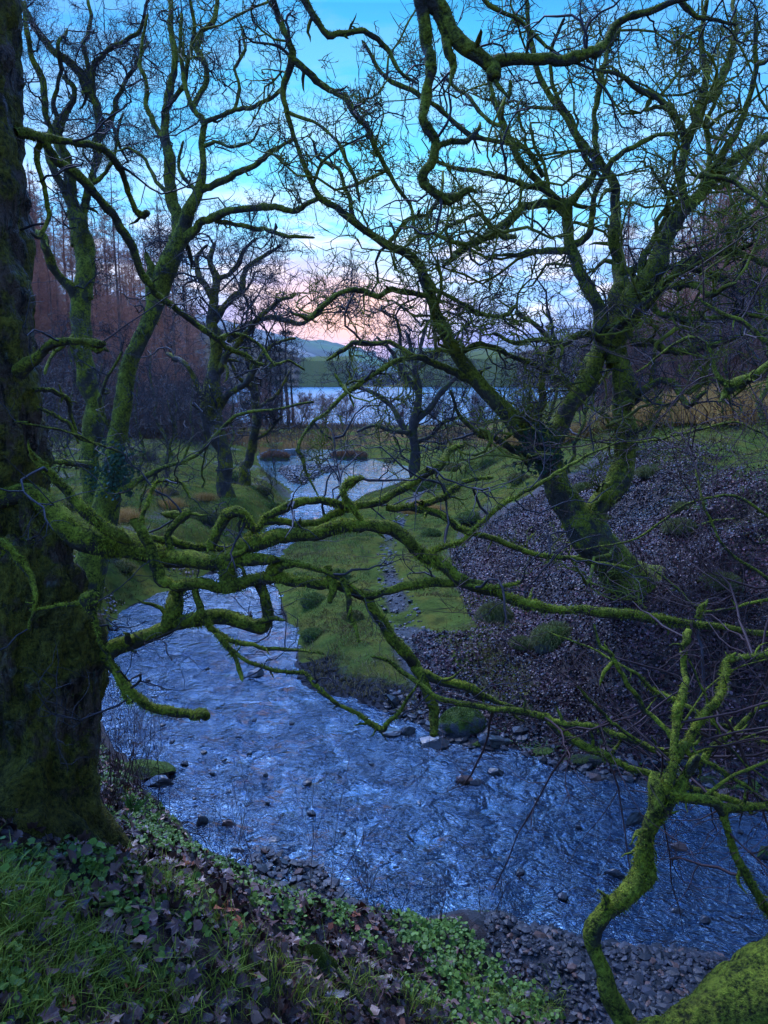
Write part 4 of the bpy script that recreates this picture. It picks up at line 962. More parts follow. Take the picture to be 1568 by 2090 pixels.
def right_edge_branches():
    T = Tree('edge_tree', (6.5, 4.6, ground_z(6.5, 4.6)), 6.0, 71, 0.34)
    tp = np.array([(6.5, 4.6, ground_z(6.5, 4.6) - .3), (6.3, 5.0, 3.0), (5.8, 5.4, 4.8), (5.3, 5.9, 6.4), (5.2, 6.2, 8.5)])
    tr = np.array([.3, .24, .2, .16, .1]); A_ = catmull(np.hstack([tp, tr[:, None]]), 6)
    T.limbs.append(dict(p=A_[:, :3], r=A_[:, 3], sides=14, lump=.1, tw=0, name='trunk'))
    T.limb("1900,600,34 1760,670,28 1640,715,24 1568,750,22 1520,774,22 1492,792,25 1478,806,14 1470,820,6", d0=5.9, off=0, sides=14, lump=.25, twigs=1)
    T.limb("1492,790,14 1470,775,10 1440,700,8 1400,690,7 1340,730,5 1300,760,3", off=.3)
    T.limb("1640,930,12 1568,890,5 1500,860,5 1420,880,5 1330,900,6 1250,905,4 1150,890,3", d0=6.0, off=.3, lump=.05)
    T.limb("1800,700,20 1650,690,14 1580,700,12 1520,660,10 1470,640,9 1430,610,6", d0=6.2, off=.5)
    T.limb("1800,500,20 1650,440,12 1568,420,10 1500,370,10 1450,360,8 1420,330,5", d0=6.2, off=.6)
    T.limb("1700,1150,10 1600,1080,7 1500,1010,6 1400,1030,5 1300,1100,4 1200,1120,3", d0=5.2, off=.3, lump=0)
    T.limb("1700,1260,9 1568,1180,8 1480,1120,6 1440,1040,6 1420,960,5", d0=5.0, off=.3, lump=0)
    T.limb("1750,1100,12 1640,1200,9 1540,1230,7 1440,1250,6 1380,1200,6 1330,1160,4", d0=4.9, off=.2, lump=0)
    T.build_limbs(M['moss_limb'], 1)
    T.crown(M['whip'], density=3.6, L0=1.3, r0=0.009, levels=3, gn=0.22, up=0.02, kid=(4, 2.5, 1.5), rmin=0.0021, from_limbs=T.limbs[1:], mind=3.5)
    fuzz(T, T.limbs[1:3], 5000, 0.02, 0.003, c1=(.05, .07, .008), c2=(.17, .2, .02))
    tag(T.root, 'tree just beyond the right edge whose thin tangled twigs hang over the leafy slope', 'tree')
# ---------------------------------------------------------------- woods and farther trees
def copy_tree(root, loc, rotz, sc, label=None, group=None):
    r = root.copy(); COL.objects.link(r); r.location = [float(v) for v in loc]; r.rotation_euler = (0, 0, rotz); r.scale = (sc, sc, sc)
    if label: r['label'] = label
    if group: r['group'] = group
    for ch in list(root.children):
        c = ch.copy(); COL.objects.link(c); c.parent = r
    return r

def larch(seed, h=17.0):
    rg = np.random.default_rng(seed); root = empty('larch_tree', (0, 0, 0))
    n = 14; z = np.linspace(-.5, h, n); p = np.stack([np.cumsum(rg.normal(0, .05, n)), np.cumsum(rg.normal(0, .05, n)), z], -1)
    r = 0.17 * (1 - np.linspace(0, 1, n)) ** 0.8 + 0.01
    g = Geo(); g.add(*tubes(p[None], r[None], 7)); g.build('trunk', M['larch_bark'], root)
    g = Geo(); m = 120
    t = rg.uniform(0.08, 0.97, m); hz = t * h; a = rg.uniform(0, 2 * np.pi, m)
    ln = (1 - t) ** 0.75 * 3.1 * rg.uniform(.5, 1.15, m) + .25
    st = np.stack([np.interp(hz, z, p[:, 0]), np.interp(hz, z, p[:, 1]), hz], -1)
    di = np.stack([np.cos(a), np.sin(a), rg.uniform(-.15, .45, m)], -1)
    grow(g, st, unit(di), np.full(m, .020), ln, 2, rg, 0.10, 0.03, (11, 5), 0.009, 0, 0.36)
    g.build('crown', M['larch_twig'], root)
    return root

def bare_tree(seed, h=7.0, name='bare_tree', tw='far_twig', bark='far_bark', n0=16, r0=0.10, gn=0.3, kid=(7, 5, 4), rmin=0.008, low=0.12, spread=0.8, levels=3, Lf=0.55):
    rg = np.random.default_rng(seed); root = empty(name, (0, 0, 0))
    n = 12; z = np.linspace(-.4, h * 0.8, n); p = np.stack([np.cumsum(rg.normal(0, .12, n)), np.cumsum(rg.normal(0, .12, n)), z], -1)
    r = r0 * 1.5 * (1 - np.linspace(0, 1, n)) ** 0.7 + 0.012
    g = Geo(); g.add(*tubes(p[None], r[None], 9, .12, seed)); g.build('trunk', M[bark], root)
    g = Geo(); t = rg.uniform(low, 0.98, n0); hz = t * h * .8; a = rg.uniform(0, 2 * np.pi, n0)
    st = np.stack([np.interp(hz, z, p[:, 0]), np.interp(hz, z, p[:, 1]), hz], -1)
    di = np.stack([np.cos(a) * spread, np.sin(a) * spread, rg.uniform(.2, 1, n0)], -1)
    grow(g, st, unit(di), r0 * .7 * (1 - t * .7), h * Lf * (1 - t * .55) * rg.uniform(.7, 1.2, n0), levels, rg, gn, 0.10, kid, rmin, 0, 0.5)
    g.build('crown', M[tw], root)
    return root

def pine(seed, h=10):
    rg = np.random.default_rng(seed); root = empty('pine_tree', (0, 0, 0))
    n = 8; z = np.linspace(-.4, h, n); p = np.stack([np.cumsum(rg.normal(0, .08, n)), np.cumsum(rg.normal(0, .08, n)), z], -1)
    g = Geo(); g.add(*tubes(p[None], np.linspace(.24, .04, n)[None], 8)); g.build('trunk', M['dark_bark'], root)
    m = 6000; t = rg.beta(1.3, 1.2, m) * .62 + .40; a = rg.uniform(0, 2 * np.pi, m); k = np.round(t * 11) / 11
    rad = (1.05 - t) * h * .33 * np.sqrt(rg.random(m)) + .15
    c = np.stack([np.cos(a) * rad, np.sin(a) * rad, (k * .75 + t * .25) * h - rad * .12 + rg.normal(0, .1, m)], -1)
    cl = fbm(c * 0.9, seed, 3); c = c[cl > -0.12]
    V, F, C = leaf_cards(c, np.tile([0, 0, 1.], (len(c), 1)), .17, rg, 'long', (.006, .014, .010), (.02, .038, .022))
    mesh_obj('crown', V, F, M['herb'], root, False, {'col': C})
    return root

def woods():
    rg = np.random.default_rng(5)
    prot = [larch(s, h) for s, h in ((1, 21.), (2, 19.), (3, 22.))]
    bush = [bare_tree(s, h, 'thicket_tree', n0=26, r0=.06, kid=(8, 6, 4), rmin=.009, low=.03, levels=3) for s, h in ((11, 6.), (12, 7.5), (13, 5.))]
    GL = 'leafless larches of the left wood'; GR = 'leafless larches of the right wood'
    first = [True] * 3; fb = [True] * 3
    def put(prots, firsts, i, loc, rz, sc, label, group, cat):
        if firsts[i]:
            firsts[i] = False; o = prots[i]; o.location = loc; o.rotation_euler = (0, 0, rz); o.scale = (sc,) * 3
        else: o = copy_tree(prots[i], loc, rz, sc)
        tag(o, label, cat, group)
    def scatter(n, fx, y0, y1, mind):
        pts = []; tries = 0
        while len(pts) < n and tries < n * 60:
            tries += 1
            y = rg.uniform(y0, y1); x = fx(y, rg)
            if all((x - a) ** 2 + (y - b_) ** 2 > mind * mind for a, b_ in pts) and float(sdf(np.array([x]), np.array([y]), LAKE)[0]) > 2: pts.append((x, y))
        return pts
    L = scatter(160, lambda y, r: -r.uniform(0.195, 0.60) * y - 3.0 - 8 * r.random() ** 2, 58, 130, 1.6)
    for k, (x, y) in enumerate(L):
        put(prot, first, int(rg.integers(3)), (x, y, ground_z(x, y) - .1), rg.uniform(0, 6.28), rg.uniform(.72, 1.02) * (0.80 if x > -0.27 * y else 1), 'tall thin reddish brown larch in the bare wood on the left hillside', GL, 'tree')
    R = scatter(100, lambda y, r: r.uniform(0.215, 0.58) * y + 4, 46, 105, 1.7)
    for k, (x, y) in enumerate(R):
        sc = rg.uniform(.70, 1.0) * (0.62 + 0.45 * float(sstep(.2, .5, x / y)))
        put(prot, first, int(rg.integers(3)), (x, y, ground_z(x, y) - .1), rg.uniform(0, 6.28), sc, 'tall thin reddish brown larch in the bare wood on the right hillside', GR, 'tree')
    B = scatter(125, lambda y, r: -r.uniform(0.19, .58) * y - 2, 54, 100, 1.8)
    for x, y in B: put(bush, fb, int(rg.integers(3)), (x, y, ground_z(x, y)), rg.uniform(0, 6.28), rg.uniform(.6, 1.1), 'dense leafless thicket tree under the larches on the left', 'bare thicket of the left wood', 'tree')
    B = scatter(80, lambda y, r: r.uniform(0.23, .58) * y + 2.0, 33, 75, 1.8)
    for x, y in B: put(bush, fb, int(rg.integers(3)), (x, y, ground_z(x, y)), rg.uniform(0, 6.28), rg.uniform(.45, .85), 'dense leafless thicket tree at the edge of the wood on the right', 'bare thicket of the right wood', 'tree')
    B = [(-11.5, 78, 1.0), (-9.0, 84, .85), (-6.5, 88, .8), (-14, 82, 1.05), (-4.5, 92, .7), (9, 78, .75), (13, 70, .8), (15, 62, .7), (6, 92, .6), (2.5, 94, .5)]
    for x, y, s in B: put(bush, fb, int(rg.integers(3)), (x, y, ground_z(x, y)), rg.uniform(0, 6.28), s, 'round leafless scrub tree on the rough ground before the lake', 'scrub trees before the lake', 'tree')
    # far-off trees on the other shore read as one mass
    pr = pine(4, 11.); fpine = [True]
    sp = [(546, 872, .85), (556, 873, .9), (576, 874, .9), (588, 876, 1.1), (598, 872, .8), (566, 870, 1.0), (534, 872, .95)]
    for x, y, s in sp:
        yy = 92 + (x % 7) * .5; g = np.array([(x - CX) / FPX * yy * 1.0, yy, 0.]); g[2] = ground_z(g[0], g[1])
        put([pr], fpine, 0, g, rg.uniform(0, 6.28), s, 'dark straight pine standing against the bright lake on its near shore', 'pines on the near shore of the lake', 'tree')
    # dark evergreen shrubs left of the pines
    for x, y, s, lb in ((480, 868, 2.2, 'dark rounded evergreen bush left of the lakeside pines'), (385, 868, 1.8, 'dark evergreen bush low among the larches on the left')):
        g = pix_ground(x, y + 14); root = empty('evergreen_bush', g); r2 = np.random.default_rng(x)
        m = 3500; q = unit(r2.normal(0, 1, (m, 3))) * (r2.random(m) ** .35)[:, None] * np.array([s, s, s * 1.1]) + np.array([0, 0, s]) ; q = q[fbm(q * .9, 3, 3) > -.15] + g
        st = np.array([g, g]); gg = Geo(); grow(gg, st, np.array([[.2, 0, 1.], [-.2, 0, 1]]), np.array([.08, .07]), np.array([s * 1.4, s * 1.5]), 2, r2, .15, .05, (5, 4), .01); gg.build('trunk', M['dark_bark'], root)
        V, F, C = leaf_cards(q, np.tile([0, 0, 1.], (len(q), 1)), .16, r2, 'ivy', (.006, .016, .010), (.022, .045, .026)); mesh_obj('crown', V, F, M['herb'], root, False, {'col': C})
        tag(root, lb, 'bush')

def middle_trees():
    b0 = pix_ground(458, 1015); T = Tree('oak_tree', b0, depth_of(b0), 81, .42)
    T.limb("466,1030,40 460,985,30 452,930,30 445,880,38 440,820,42 444,760,30 450,705,25 437,655,24 440,612,19 446,572,16 432,532,12 440,500,9", sides=12, wob=.4)
    for sp, of in (("437,655,20 462,622,15 490,592,13 505,552,11 540,522,9 572,500,6", 1.2), ("446,760,16 470,722,13 490,692,11 530,645,10 562,622,8 602,602,5", -1.5), ("440,612,15 412,572,12 402,532,9 420,502,6", 1), ("444,835,20 480,802,15 512,772,13 532,722,10 562,702,7 602,692,5", -1.5), ("440,820,15 402,792,12 382,742,10 342,722,8", 1.5), ("450,705,15 500,662,12 560,650,11 612,660,9 652,642,6", 1.5), ("446,572,10 480,545,10 500,510,8 520,490,5", -1)):
        T.limb(sp, of)
    T.build_limbs(M['far_bark'], 1)
    T.crown(M['twig'], density=1.1, L0=2.6, r0=.045, levels=3, kid=(6, 5, 4), rmin=.0085, up=.10)
    tag(T.root, 'crooked oak with yellow mossy trunk on the left bank, its crown against the sunset', 'tree')
    b0 = pix_ground(500, 990); T = Tree('birch_tree', b0, depth_of(b0), 82, .4)
    T.limb("494,1010,26 505,960,22 517,915,20 521,870,18 516,825,17 517,775,13 505,730,9 500,690,6", sides=10)
    T.limb("520,850,10 548,820,9 570,800,7 590,760,5", .8); T.limb("517,800,9 490,770,8 470,740,7 455,700,5", -.8); T.limb("516,900,8 548,880,7 575,850,5", -.6)
    T.build_limbs(M['far_bark'], 1); T.crown(M['twig'], density=1.3, L0=1.9, r0=.03, levels=3, kid=(6, 5, 4), rmin=.0080, up=.08)
    tag(T.root, 'thin mossy tree leaning at the stream edge before the pines', 'tree')
    b0 = pix_ground(848, 968); T = Tree('dark_tree', b0, depth_of(b0) * .86, 83, .42)
    T.limb("850,975,34 842,905,27 849,855,25 858,800,22 850,752,16 862,705,12 872,660,8", wscale=.72, sides=12)
    for sp, of in (("845,900,14 820,860,12 790,820,10 760,800,9 720,790,6", 1.5), ("849,860,14 890,820,12 920,780,10 960,760,8 1000,750,5", -1.5), ("858,800,13 820,760,11 800,720,9 770,690,6", -1), ("850,752,12 900,712,9 930,680,7 960,660,5", 1), ("842,905,10 880,890,9 905,860,8 940,850,6", 1.2), ("845,880,10 800,880,8 760,870,7 730,880,5", -1.2), ("858,790,10 840,720,9 830,680,7", .8)):
        T.limb(sp, of)
    T.build_limbs(M['dark_bark'], 1)
    T.crown(M['twig'], density=1.2, L0=2.9, r0=.045, levels=3, kid=(6, 5, 4), rmin=.0095, up=.02)
    tag(T.root, 'dark wide crowned tree in the centre beside the far reach of the stream', 'tree')
    # small bare trees with thin stems
    rg = np.random.default_rng(9)
    proto = [bare_tree(s, h, 'slender_tree', n0=14, r0=.05, kid=(6, 4, 3), rmin=.006, gn=.26, tw='twig', bark='mid_bark', levels=3) for s, h in ((21, 6.), (22, 5.))]
    extra = [(95, 1010, .6, 0), (130, 975, .7, 0), (265, 1010, .6, 0), (360, 960, .8, 0), (405, 925, .9, 0), (180, 945, .8, 0), (470, 940, .7, 0), (330, 1075, .35, 0), (560, 985, .35, 0), (1010, 905, .8, 1), (1090, 930, .6, 1), (950, 960, .45, 1), (80, 945, 1.0, 0), (150, 918, 1.1, 0), (230, 928, 1.1, 0), (335, 932, 1.2, 0), (350, 1000, .7, 0), (560, 905, .8, 0), (700, 902, .7, 1), (765, 918, .8, 1), (800, 908, .9, 1), (1130, 905, .9, 1), (1200, 892, .9, 1), (1330, 878, .8, 1), (1480, 862, .8, 1), (1545, 866, .9, 1), (900, 925, .8, 1), (60, 1000, .7, 0), (420, 1000, .55, 0), (300, 1050, .45, 0)]
    spots = [(285, 985, .8, 'slim bare tree standing in the grass between the forked tree and the oak'), (120, 960, .9, 'slim bare tree in the rough ground just right of the left trunk'), (385, 950, .9, 'slim bare tree just left of the crooked oak'), (620, 985, .4, 'little bare tree on the tip of the left bank by the shingle'), (1180, 960, .75, 'slim bare tree on the slope between the two stems of the big forked tree'), (990, 930, .7, 'slim bare tree on the grass right of the dark central tree'), (1420, 855, .8, 'slim bare tree among the orange bracken on the right brow'), (740, 935, .45, 'little bare tree beside the weir'), (1060, 905, .8, 'slim bare tree below the left limb of the big forked tree'), (560, 1035, .35, 'low bare sapling at the foot of the left bank')]
    for k, (x, y, s, lb) in enumerate(spots):
        g = pix_ground(x, y); p = proto[k % 2]
        if k < 2: o = p; o.location = g; o.scale = (s,) * 3
        else: o = copy_tree(p, g, rg.uniform(0, 6.28), s)
        tag(o, lb, 'tree', 'slim bare trees of the valley')
    for x, y, s, r_ in extra:
        o = copy_tree(proto[int(rg.integers(2))], pix_ground(x, y), rg.uniform(0, 6.28), s * rg.uniform(.9, 1.15))
        tag(o, 'thin many branched bare tree of the scrub on the right and middle ground' if r_ else 'thin many branched bare tree of the scrub on the left bank', 'tree', 'scrub trees of the right and middle ground' if r_ else 'scrub trees of the left bank')

def far_wood():
    # wood on the far side of the lake: one mass of small crowns
    rg = np.random.default_rng(15); n = 900
    y = rg.uniform(530, 640, n); x = rg.uniform(-.42, .55, n) * y
    m = 40; c = np.repeat(np.stack([x, y, np.full(n, 0.5)], -1), m, 0); s = np.repeat(rg.uniform(2.5, 6, n), m)
    q = unit(rg.normal(0, 1, (n * m, 3))) * (rg.random(n * m) ** .4)[:, None]; c = c + q * s[:, None] * np.array([1.2, 1, 1.0]) + np.array([0, 0, 2.5])
    V, F, C = leaf_cards(c, rg.normal(0, 1, (len(c), 3)), 1.5, rg, 'ivy', (.02, .022, .028), (.06, .055, .06)); o = mesh_obj('far_wood', V, F, M['leaf_litter'], None, False, {'col': C})
    tag(o, 'dark wood along the far shore of the lake', 'wood', kind='stuff')
# ---------------------------------------------------------------- what lies and grows on the ground
LEAFO = [(0, -.55), (.18, -.25), (.55, -.38), (.50, -.05), (.95, .10), (.62, .28), (.70, .62), (.34, .50), (.20, .72), (0, 1.05), (-.20, .72), (-.34, .50), (-.70, .62), (-.62, .28), (-.95, .10), (-.50, -.05), (-.55, -.38), (-.18, -.25)]

def gnormal(x, y):
    e = .06; zx = height(x + e, y) - height(x - e, y); zy = height(x, y + e) - height(x, y - e)
    return unit(np.stack([-zx / (2 * e), -zy / (2 * e), np.ones_like(x)], -1))

def fallen_leaves(name, x, y, size, label, rg, lift=.03, big=True, pal=None, tilt=.35):
    m = len(x); z = height(x, y); nrm = unit(gnormal(x, y) + rg.normal(0, tilt, (m, 3))); u = unit(np.cross(nrm, rg.normal(0, 1, (m, 3)))); v = np.cross(nrm, u)
    s = (size * rg.uniform(.6, 1.25, m))[:, None]; c = np.stack([x, y, z], -1) + nrm * (lift * rg.uniform(.2, 1.2, m))[:, None]
    ol = np.array(LEAFO if big else [(0, -.6), (.5, -.2), (.6, .35), (0, 1), (-.6, .35), (-.5, -.2)]); k = len(ol)
    cu = rg.uniform(-1.0, 1.5, (m, 1)); cv = rg.uniform(-.8, 1.0, (m, 1)); wv = rg.uniform(0, 6.28, (m, 1))
    vs = [c]
    for j, (a, b_) in enumerate(ol):
        a = a * .62; b_ = b_ * .62
        vs.append(c + (u * a + v * b_) * s + nrm * s * (cu * a * a + cv * b_ * b_ + .10 * np.sin(wv + j * 2.1)))
    V = np.stack(vs, 1).reshape(-1, 3)
    base = (np.arange(m) * (k + 1))[:, None]; F = []
    for j in range(k): F.append(np.stack([base[:, 0], base[:, 0] + 1 + j, base[:, 0] + 1 + (j + 1) % k], -1))
    F = np.concatenate(F)
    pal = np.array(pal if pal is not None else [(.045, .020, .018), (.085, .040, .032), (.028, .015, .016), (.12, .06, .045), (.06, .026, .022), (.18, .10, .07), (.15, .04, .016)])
    w = np.array([.25, .25, .17, .13, .12, .05, .03])[:len(pal)]; w /= w.sum()
    col = pal[rg.choice(len(pal), m, p=w)] * rg.uniform(.7, 1.35, (m, 1)) * np.clip(1 + 1.3 * fbm(np.stack([x * .9, y * .9], -1), 909, 3), .35, 1.9)[:, None]
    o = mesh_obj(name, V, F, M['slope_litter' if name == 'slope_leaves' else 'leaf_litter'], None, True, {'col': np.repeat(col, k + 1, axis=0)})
    tag(o, label, 'leaves', kind='stuff'); return o

def region(n, x0, x1, y0, y1, rg, fn):
    x = rg.uniform(x0, x1, n); y = rg.uniform(y0, y1, n); k = fn(x, y); return x[k], y[k]

def blades(name, x, y, length, width, label, rg, c1, c2,  lean=.35, cat='grass', parent=None, kind='stuff', flow=(0, 0), z=None):
    m = len(x); z = height(x, y) if z is None else z; b0 = np.stack([x, y, z - .01], -1)
    d = unit(np.stack([rg.normal(flow[0], lean, m), rg.normal(flow[1], lean, m), np.ones(m)], -1)); ln = (length * rg.uniform(.45, 1.3, m) * (np.clip(1 + 1.6 * fbm(np.stack([x * 2.2, y * 2.2], -1), 838, 2), .4, 2.2) if name == 'meadow_grass' else 1))[:, None]
    sd = unit(np.cross(d, rg.normal(0, 1, (m, 3)))) * (width * rg.uniform(.6, 1.2, m))[:, None]
    hz = d * np.array([1, 1, 0]); m1 = b0 + d * ln * .5; tip = b0 + d * ln * .85 + hz * ln * rg.uniform(.2, 1.1, (m, 1)) + np.array([0, 0, -.10]) * ln
    V = np.stack([b0 - sd, b0 + sd, m1 + sd * .8, m1 - sd * .8, tip], 1).reshape(-1, 3); i = np.arange(m) * 5
    F4 = np.stack([i, i + 1, i + 2, i + 3], -1); F3 = np.stack([i + 3, i + 2, i + 4], -1)
    t = rg.random((m, 1)); col = np.array(c1) * (1 - t) + np.array(c2) * t
    if name == 'meadow_grass':
        q = np.clip(fbm(np.stack([x * .45, y * .45], -1), 818, 4) * 2.2 + .42 + rg.normal(0, .2, m), 0, 1)[:, None]; col = col * (1 - q) + np.array((.12, .085, .03)) * rg.uniform(.5, 1.4, (m, 1)) * q
        col = col * (1 + .5 * fbm(np.stack([x * 1.7, y * 1.7], -1), 828, 3))[:, None]
    o = mesh_obj(name, V, [F4, F3], M['meadow' if name == 'meadow_grass' else 'grass'], parent, False, {'col': np.repeat(col, 5, axis=0)})
    if kind: tag(o, label, cat, kind=kind)
    return o

def herbs(name, x, y, size, label, rg, c1, c2, stem=.05, per=3, shape='round', cat='plants'):
    m = len(x); z = height(x, y); c = np.stack([x, y, z], -1)
    c = np.repeat(c, per, 0) + rg.normal(0, size * .7, (m * per, 3)) * np.array([1, 1, .25]); c[:, 2] += rg.uniform(.2, 1, m * per) * stem
    V, F, C = leaf_cards(c, np.tile([0, -.25, 1.], (len(c), 1)), size, rg, shape, c1, c2)
    o = mesh_obj(name, V, F, M['herb'], None, False, {'col': C}); tag(o, label, cat, kind='stuff'); return o

def ico(sub=3):
    import bmesh
    bm = bmesh.new(); bmesh.ops.create_icosphere(bm, subdivisions=sub, radius=1.0)
    V = np.array([v.co[:] for v in bm.verts]); F = np.array([[v.index for v in f.verts] for f in bm.faces]); bm.free(); return V, F
ICO = {k: ico(k) for k in (1, 2, 3, 4)}

def facet(V, rg, n=9, lo=.45, hi=.85):
    """cut the ball by random planes so that it reads as a broken stone"""
    V = V.copy()
    for _ in range(n):
        d = unit(rg.normal(0, 1, 3)); c = rg.uniform(lo, hi); t = V @ d; k = t > c; V[k] -= np.outer(t[k] - c, d)
    return V

def stone(name, loc, size, mat, label, seed, group=None, rot=0.0, cat='stone', sub=3, rough=.06, lo=.45):
    rg = np.random.default_rng(seed); V, F = ICO[sub]; V = facet(V, rg, 10, lo) * np.array(size)
    V = V + unit(V) * (fbm(V * 6 / max(size), seed, 3) * rough * max(size))[:, None]
    c, s = math.cos(rot), math.sin(rot); V = V @ np.array([[c, s, 0], [-s, c, 0], [0, 0, 1]])
    o = mesh_obj(name, V, F, M[mat], None, False); o.location = [float(v) for v in loc]
    tag(o, label, cat, group); return o

def shingle(name, x, y, size, label, rg, zoff=0.0):
    V0, F0 = ICO[1]; var = [facet(V0, rg, 5, .4) for _ in range(8)]; m = len(x); z = height(x, y)
    k = rg.integers(0, 8, m); B_ = np.array(var)[k]; s = size * rg.lognormal(0, .38, m)
    B_ = B_ * (s[:, None] * np.stack([rg.uniform(.7, 1.4, m), rg.uniform(.7, 1.2, m), rg.uniform(.28, .6, m)], -1))[:, None, :]
    a = rg.uniform(0, 6.28, m); ca, sa = np.cos(a)[:, None], np.sin(a)[:, None]
    X = B_[..., 0] * ca - B_[..., 1] * sa; Y = B_[..., 0] * sa + B_[..., 1] * ca; Z = B_[..., 2] + X * rg.normal(0, .25, (m, 1))
    V = np.stack([X + x[:, None], Y + y[:, None], Z + (z + zoff + s * .12)[:, None]], -1).reshape(-1, 3); nv = len(V0)
    F = (F0[None] + (np.arange(m) * nv)[:, None, None]).reshape(-1, 3)
    t = rg.random((m, 1)) ** 1.6; col = np.array((.009, .008, .009)) * (1 - t) + np.array((.060, .052, .056)) * t
    w = rg.random(m) < .06; col[w] = np.array((.10, .05, .035))
    o = mesh_obj(name, V, F, M['shingle'], None, False, {'col': np.repeat(col, nv, axis=0)}); tag(o, label, 'shingle', kind='stuff'); return o

def wat(px, py):
    x, y = pix_water(px, py); return x, y, float(wz(np.array(y)))

def ground_cover():
    rg = np.random.default_rng(100)
    isr = lambda x, y: sdf(x, y, RPOLY) < 0
    D = lambda x, y: sdf(x, y, LOWPOLY)
    nb = lambda x, y: (D(x, y) > .12) & ~isr(x, y) & (y < 9.5)
    vis = lambda x, y, m=.62: (np.abs(x) < m * (y * .95 + 1.2))
    # near bank
    x, y = region(22000, -4.2, 3.4, 1.9, 9.3, rg, lambda x, y: nb(x, y) & vis(x, y) & (rg.random(len(x)) < .85 - .5 * (fbm(np.stack([x * 1.3, y * 1.3], -1), 300, 3) > .15)))
    fallen_leaves('torn_leaves', x[::2], y[::2], .075, 'torn and curled brown leaves mixed through the litter of the near bank', rg, .06, False, tilt=.6)
    x, y = x[1::2], y[1::2]
    fallen_leaves('fallen_leaves', x, y, .088, 'wet brown sycamore leaves lying over the near bank', rg, .05, tilt=.55)
    f = lambda x, y: fbm(np.stack([x * 1.3, y * 1.3], -1), 300, 3)
    x, y = region(42000, -4.5, 3.2, 1.9, 9.4, rg, lambda x, y: nb(x, y) & vis(x, y) & (f(x, y) + .16 * sstep(1.6, .4, D(x, y)) + .9 * fbm(np.stack([x * 5, y * 5], -1), 301, 2) + rg.normal(0, .09, len(x)) > .10))
    herbs('ground_cover_plants', x, y, .031, 'low bright green leafy plants spreading over the near bank', rg, (.035, .075, .010), (.15, .24, .03), .06, 4)
    # grass tufts on the near bank
    xs, ys = [], []
    for px, py, n, r in ((20, 1830, 900, .22), (70, 1900, 900, .2), (20, 1960, 900, .22), (110, 1960, 600, .2), (50, 2040, 700, .2), (230, 1990, 500, .16), (340, 2050, 700, .16), (480, 2020, 500, .15), (640, 2060, 900, .16), (560, 2000, 400, .14), (720, 2000, 400, .14), (980, 2040, 500, .15), (860, 2060, 400, .13), (300, 1790, 400, .15), (350, 1830, 400, .15), (1060, 2070, 400, .14), (450, 1900, 250, .12), (1120, 2060, 300, .12)):
        g = pix_ground(px, py); n = int(n * (.75 if px < 250 else .42)); r = r * .7; xs.append(rg.normal(g[0], r, n)); ys.append(rg.normal(g[1], r, n))
    x, y = np.concatenate(xs), np.concatenate(ys)
    blades('grass', x, y, .17, .0028, 'green grass tufts among the leaves on the near bank', rg, (.08, .12, .012), (.30, .34, .05), .42)
    x, y = region(12000, -4, 3.2, 1.9, 9, rg, lambda x, y: nb(x, y) & vis(x, y) & (fbm(np.stack([x * 1.5, y * 1.5], -1), 333, 3) > 0.16))
    blades('short_grass', x, y, .075, .0026, 'short sparse grass growing through the leaf litter', rg, (.03, .07, .01), (.13, .19, .03), .5)
    # right-hand slope: litter
    E = lambda x, y: -sdf(x, y, FOOT)
    lit = lambda x, y: isr(x, y) & (D(x, y) > .1) & (E(x, y) * .93 + fbm(np.stack([x * .6, y * .6], -1), 77, 4) + fbm(np.stack([x * 3, y * 3], -1), 78, 3) * 1.5 + rg.normal(0, .35, np.shape(x)) < 4.9) & ((E(x, y) > -.3) | (y < 13.5))
    x, y = region(170000, .5, 13.5, 8.2, 22, rg, lambda x, y: lit(x, y) & vis(x, y) & (rg.random(len(x)) < sstep(30, 17, y)))
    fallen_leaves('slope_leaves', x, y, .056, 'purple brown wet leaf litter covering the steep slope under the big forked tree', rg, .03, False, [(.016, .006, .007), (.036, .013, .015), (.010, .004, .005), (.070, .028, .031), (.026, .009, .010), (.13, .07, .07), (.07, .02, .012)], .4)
    # grass of the right brow, tongue and valley floor
    def grassy(x, y):
        r = isr(x, y); e = E(x, y); nz = fbm(np.stack([x * .6, y * .6], -1), 77, 4)
        gr = (e + nz + fbm(np.stack([x * 3, y * 3], -1), 78, 3) * 1.5 + rg.normal(0, .35, np.shape(x)) > 4.1) | ((e - .2 + nz < .1) & (y + 3 * nz + rg.normal(0, .4, np.shape(x)) > 10.9)) | (y + nz * 4 > 23)
        return np.where(r, gr, y > 9.6) & (D(x, y) > .15) & (sdfline(x, y, PATH) > .45)
    n = 260000; x = rg.uniform(-.58, .58, n); y = 9 + 45 * rg.random(n) ** 1.25; x = x * (y + 1)
    k = grassy(x, y) & (fbm(np.stack([x * .9, y * .9], -1), 88, 3) > -.32); x, y = x[k], y[k]
    blades('meadow_grass', x, y, .075, .007, 'short green grass of the banks and the brow of the slope', rg, (.040, .070, .014), (.15, .25, .055), .55)
    n = 70000; x = rg.uniform(-.58, .58, n); y = 10 + 60 * rg.random(n) ** 1.2; x = x * (y + 1)
    k = grassy(x, y) & (fbm(np.stack([x * .35, y * .35], -1), 99, 3) > -.02); x, y = x[k], y[k]
    blades('dead_grass', x, y, .17, .007, 'straw coloured dead grass in patches over the valley floor', rg, (.10, .07, .03), (.26, .19, .09), .4)
    # dead reeds by the pool and the lake shore
    n = 26000; x = rg.uniform(-34, 24, n); y = rg.uniform(60, 98, n)
    k = (fbm(np.stack([x * .12, y * .12], -1), 66, 3) > -.08) & (sdf(x, y, LAKE) > .4) & (D(x, y) > .1); x, y = x[k], y[k]
